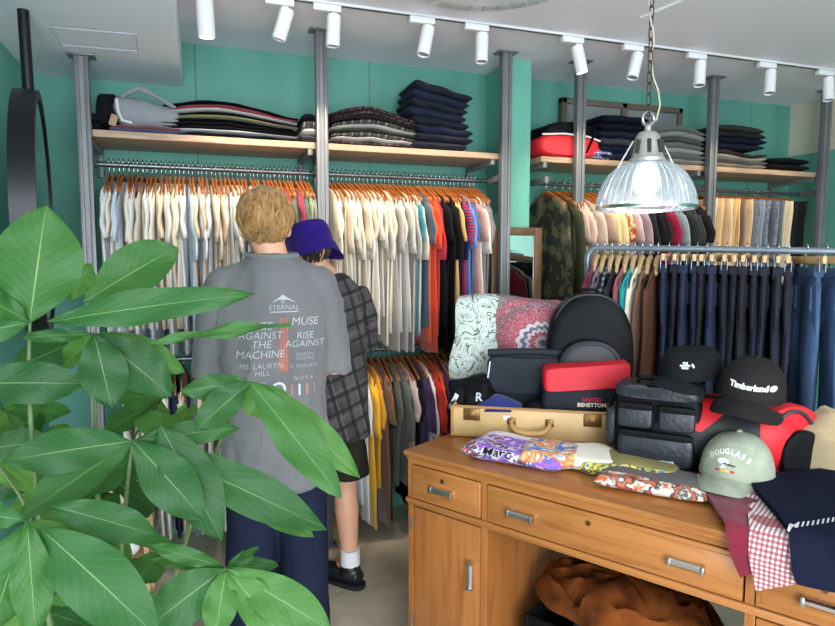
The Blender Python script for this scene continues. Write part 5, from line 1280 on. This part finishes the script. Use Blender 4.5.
# ============================================================ THE PLANT
m, nt, b = newmat('pachira_leaf'); uvn = ND(nt, 'ShaderNodeUVMap'); s = ND(nt, 'ShaderNodeSeparateXYZ'); lk(nt, uvn.outputs[0], s.inputs[0])
U, V = s.outputs[0], s.outputs[1]
du = mth(nt, 'ABSOLUTE', mth(nt, 'SUBTRACT', U, .5)); mid = mth(nt, 'LESS_THAN', du, mth(nt, 'SUBTRACT', .014, mth(nt, 'MULTIPLY', V, .010)))
vein = mth(nt, 'PINGPONG', mth(nt, 'SUBTRACT', V, mth(nt, 'MULTIPLY', du, .55)), .045); ve = mth(nt, 'MULTIPLY', mth(nt, 'LESS_THAN', vein, .0022), .14)
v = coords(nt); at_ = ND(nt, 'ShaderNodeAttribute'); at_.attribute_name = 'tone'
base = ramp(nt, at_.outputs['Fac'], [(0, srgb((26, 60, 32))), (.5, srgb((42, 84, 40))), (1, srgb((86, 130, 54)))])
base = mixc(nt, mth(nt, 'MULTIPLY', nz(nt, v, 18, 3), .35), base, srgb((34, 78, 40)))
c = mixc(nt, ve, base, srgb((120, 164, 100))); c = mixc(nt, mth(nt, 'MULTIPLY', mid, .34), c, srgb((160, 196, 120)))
lk(nt, c, b.inputs['Base Color']); b.inputs['Roughness'].default_value = .5; b.inputs['Specular IOR Level'].default_value = .22
bump(nt, b, vein, .25, .02)
tr = ND(nt, 'ShaderNodeBsdfTranslucent'); lk(nt, mixc(nt, .5, c, srgb((130, 200, 60))), tr.inputs[0]); mx = ND(nt, 'ShaderNodeMixShader'); mx.inputs[0].default_value = .24
lk(nt, b.outputs[0], mx.inputs[1]); lk(nt, tr.outputs[0], mx.inputs[2]); lk(nt, mx.outputs[0], nt.nodes['Material Output'].inputs[0]); M['leaf'] = m
LB = bmesh.new(); uvl = LB.loops.layers.uv.new('UVMap'); tl = LB.verts.layers.float.new('tone')
def leaf(base, tip, width, roll=0, sag=.10, fold=.18, tone=.5, wmax=.55, nu=9, nv=15, point=1.0):
    base, tip = Vector(base), Vector(tip); d = tip-base; L = d.length; d.normalize(); view = ((base+tip)/2-CAM).normalized()
    side = d.cross(view).normalized(); nrm = side.cross(d).normalized()
    side, nrm = side*math.cos(roll)+nrm*math.sin(roll), nrm*math.cos(roll)-side*math.sin(roll)
    if nrm.z < 0 and abs(nrm.z) > .2 : nrm = -nrm; side = -side
    G = []
    for j in range(nv):
        v_ = j/(nv-1); prof = (math.sin(math.pi*min(1, v_/(2*wmax)))**.85 if v_ < wmax else math.cos(math.pi/2*((v_-wmax)/(1-wmax)))**.80) ; prof = max(prof, .015)
        row = []
        for i in range(nu):
            u_ = -1+2*i/(nu-1); off = nrm*(abs(u_)*fold*width*.5*prof) - nrm*0
            p = base+d*(L*v_)+side*(u_*width/2*prof)+off+Vector((0, 0, -1))*(sag*L*(v_**2-v_*.3))+nrm*(.006*math.sin(v_*14+u_*2+L*40)*abs(u_))
            q = LB.verts.new(p); q[tl] = tone; row.append(q)
        G.append(row)
    for j in range(nv-1):
        for i in range(nu-1):
            f = LB.faces.new((G[j][i], G[j][i+1], G[j+1][i+1], G[j+1][i])); f.smooth = True
            for lp_, (a, bb) in zip(f.loops, ((i, j), (i+1, j), (i+1, j+1), (i, j+1))): lp_[uvl].uv = (a/(nu-1), bb/(nv-1))
def PX(px, py, d): return at(px, py, d)
def lf(b_, t_, wpx, d0, d1=None, **k):
    d1 = d0 if d1 is None else d1; sag = k.pop('sag', .04)
    B = PX(*b_, d0); T = PX(*t_, d1); L = (T-B).length; T = T+Vector((0, 0, sag*.7*L))
    leaf(B, T, wpx/F*(d0+d1)/2, sag=sag, **k)
stems = MB()
# foremost crown, node near (30,322)
N1 = (30, 322)
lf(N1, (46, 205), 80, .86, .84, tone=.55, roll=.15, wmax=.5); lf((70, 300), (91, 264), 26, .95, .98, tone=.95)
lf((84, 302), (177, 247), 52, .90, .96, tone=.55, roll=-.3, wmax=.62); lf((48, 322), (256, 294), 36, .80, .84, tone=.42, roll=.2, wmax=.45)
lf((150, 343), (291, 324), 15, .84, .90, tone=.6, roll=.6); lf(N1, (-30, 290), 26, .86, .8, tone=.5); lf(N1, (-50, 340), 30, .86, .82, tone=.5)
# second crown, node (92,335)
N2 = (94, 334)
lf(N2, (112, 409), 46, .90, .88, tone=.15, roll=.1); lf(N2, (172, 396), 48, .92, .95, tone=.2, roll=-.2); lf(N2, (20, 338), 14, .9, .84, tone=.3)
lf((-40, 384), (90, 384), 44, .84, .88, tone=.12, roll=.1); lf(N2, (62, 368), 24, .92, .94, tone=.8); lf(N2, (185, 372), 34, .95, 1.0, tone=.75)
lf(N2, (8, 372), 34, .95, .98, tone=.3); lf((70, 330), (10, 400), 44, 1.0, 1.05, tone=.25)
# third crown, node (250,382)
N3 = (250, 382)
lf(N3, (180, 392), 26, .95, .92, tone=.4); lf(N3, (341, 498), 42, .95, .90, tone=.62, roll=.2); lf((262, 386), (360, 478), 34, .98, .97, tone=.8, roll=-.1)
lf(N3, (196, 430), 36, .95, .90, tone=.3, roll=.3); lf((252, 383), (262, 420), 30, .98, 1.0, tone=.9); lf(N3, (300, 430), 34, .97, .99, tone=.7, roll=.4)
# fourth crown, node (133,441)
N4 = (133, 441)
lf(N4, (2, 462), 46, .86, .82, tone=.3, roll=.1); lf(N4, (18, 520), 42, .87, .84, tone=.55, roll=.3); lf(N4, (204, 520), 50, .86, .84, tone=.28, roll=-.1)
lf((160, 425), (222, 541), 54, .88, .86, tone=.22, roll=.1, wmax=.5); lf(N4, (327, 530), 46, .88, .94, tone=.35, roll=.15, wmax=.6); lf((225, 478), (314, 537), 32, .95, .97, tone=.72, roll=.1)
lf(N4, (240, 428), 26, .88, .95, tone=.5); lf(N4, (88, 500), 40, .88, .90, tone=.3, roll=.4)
# fifth crown, node (226,568)
N5 = (226, 568)
lf(N5, (148, 545), 18, .80, .80, tone=.55, sag=.02); lf(N5, (152, 560), 14, .80, .84, tone=.7); lf(N5, (150, 626), 52, .80, .76, tone=.35, roll=.15, wmax=.6)
lf(N5, (215, 640), 36, .80, .76, tone=.7); lf(N5, (292, 650), 40, .80, .78, tone=.75, roll=.1); lf(N5, (332, 632), 46, .80, .80, tone=.7, roll=-.1, wmax=.6); lf(N5, (278, 566), 18, .80, .86, tone=.5); lf(N5, (258, 549), 12, .80, .88, tone=.6)
# sixth crown, node (26,522)
N6 = (27, 521)
lf(N6, (-12, 640), 60, .72, .70, tone=.55, roll=.2); lf(N6, (36, 640), 40, .72, .70, tone=.6); lf((40, 528), (160, 640), 66, .74, .72, tone=.5, roll=-.1, wmax=.5); lf((48, 505), (160, 537), 38, .76, .82, tone=.35, roll=.1)
lf(N6, (-50, 510), 30, .72, .7, tone=.5); lf(N6, (100, 560), 30, .76, .8, tone=.85)
# thinner growth behind
rp_ = random.Random(11)
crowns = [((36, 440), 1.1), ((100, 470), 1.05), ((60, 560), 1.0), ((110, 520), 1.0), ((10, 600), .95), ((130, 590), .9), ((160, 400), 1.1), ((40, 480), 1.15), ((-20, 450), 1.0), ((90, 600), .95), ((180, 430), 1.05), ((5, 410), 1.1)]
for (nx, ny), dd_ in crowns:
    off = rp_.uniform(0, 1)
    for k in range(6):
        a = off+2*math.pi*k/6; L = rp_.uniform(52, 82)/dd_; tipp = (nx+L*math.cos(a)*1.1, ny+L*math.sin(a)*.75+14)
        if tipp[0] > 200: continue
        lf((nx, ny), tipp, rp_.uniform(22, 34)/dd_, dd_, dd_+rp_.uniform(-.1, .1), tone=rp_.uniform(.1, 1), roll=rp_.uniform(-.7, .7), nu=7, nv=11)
root = PX(95, 626, 1.0); base_xy = (root.x-.02, root.y+.02)
potz = .34
plant = thing('potted_pachira', 'large leafy green money tree plant standing in front of the shoppers', 'plant', (base_xy[0], base_xy[1], 0))
inv_ = Matrix.Translation((-base_xy[0], -base_xy[1], 0))
me = bpy.data.meshes.new('foliage'); LB.transform(inv_); LB.to_mesh(me); me.materials.append(M['leaf'])
fo = bpy.data.objects.new('foliage', me); COL.objects.link(fo); fo.parent = plant
def stem_to(node, d, mid, r0=.007, r1=.0022):
    N = PX(*node, d); M_ = PX(*mid, d+.08); b0 = Vector((base_xy[0]+rp_.uniform(-.03, .03), base_xy[1]+rp_.uniform(-.03, .03), potz)); pts = []
    for k in range(11):
        t_ = k/10; p = (b0*(1-t_)**2+M_*2*t_*(1-t_)+N*t_**2); pts.append(p)
    stems.tube([Matrix.Translation((-base_xy[0], -base_xy[1], 0)) @ p for p in pts], [r0+(r1-r0)*k/10 for k in range(11)], 7)
for node, d, mid in ((N1, .86, (20, 480)), (N2, .91, (95, 480)), (N3, .95, (190, 470)), (N4, .87, (120, 520)), (N5, .80, (160, 640)), (N6, .73, (50, 600))): stem_to(node, d, mid)
for (nx, ny), dd_ in crowns: stem_to((nx, ny), dd_, (80, ny+70), .005, .002)
obj('stem', stems, plain('green_brown_stem', (84, 104, 62), .6, var=.2, scale=20), plant)
g = MB()
for k in range(3):
    a = 2*math.pi*k/3; g.tube([(.02*math.cos(a+q_*1.3), .02*math.sin(a+q_*1.3), .28+.05*q_) for q_ in range(8)], .016, 10)
obj('braided_trunk', g, plain('bark', (110, 96, 72), .8, var=.2, scale=30, bumps=.5), plant)
obj('pot', MB().lathe([(.001, 0), (.11, 0), (.12, .01), (.155, .28), (.16, .30), (.145, .30), (.14, .27), (.001, .27)], n=40, cap=True), plain('white_ceramic', (220, 218, 212), .3), plant)
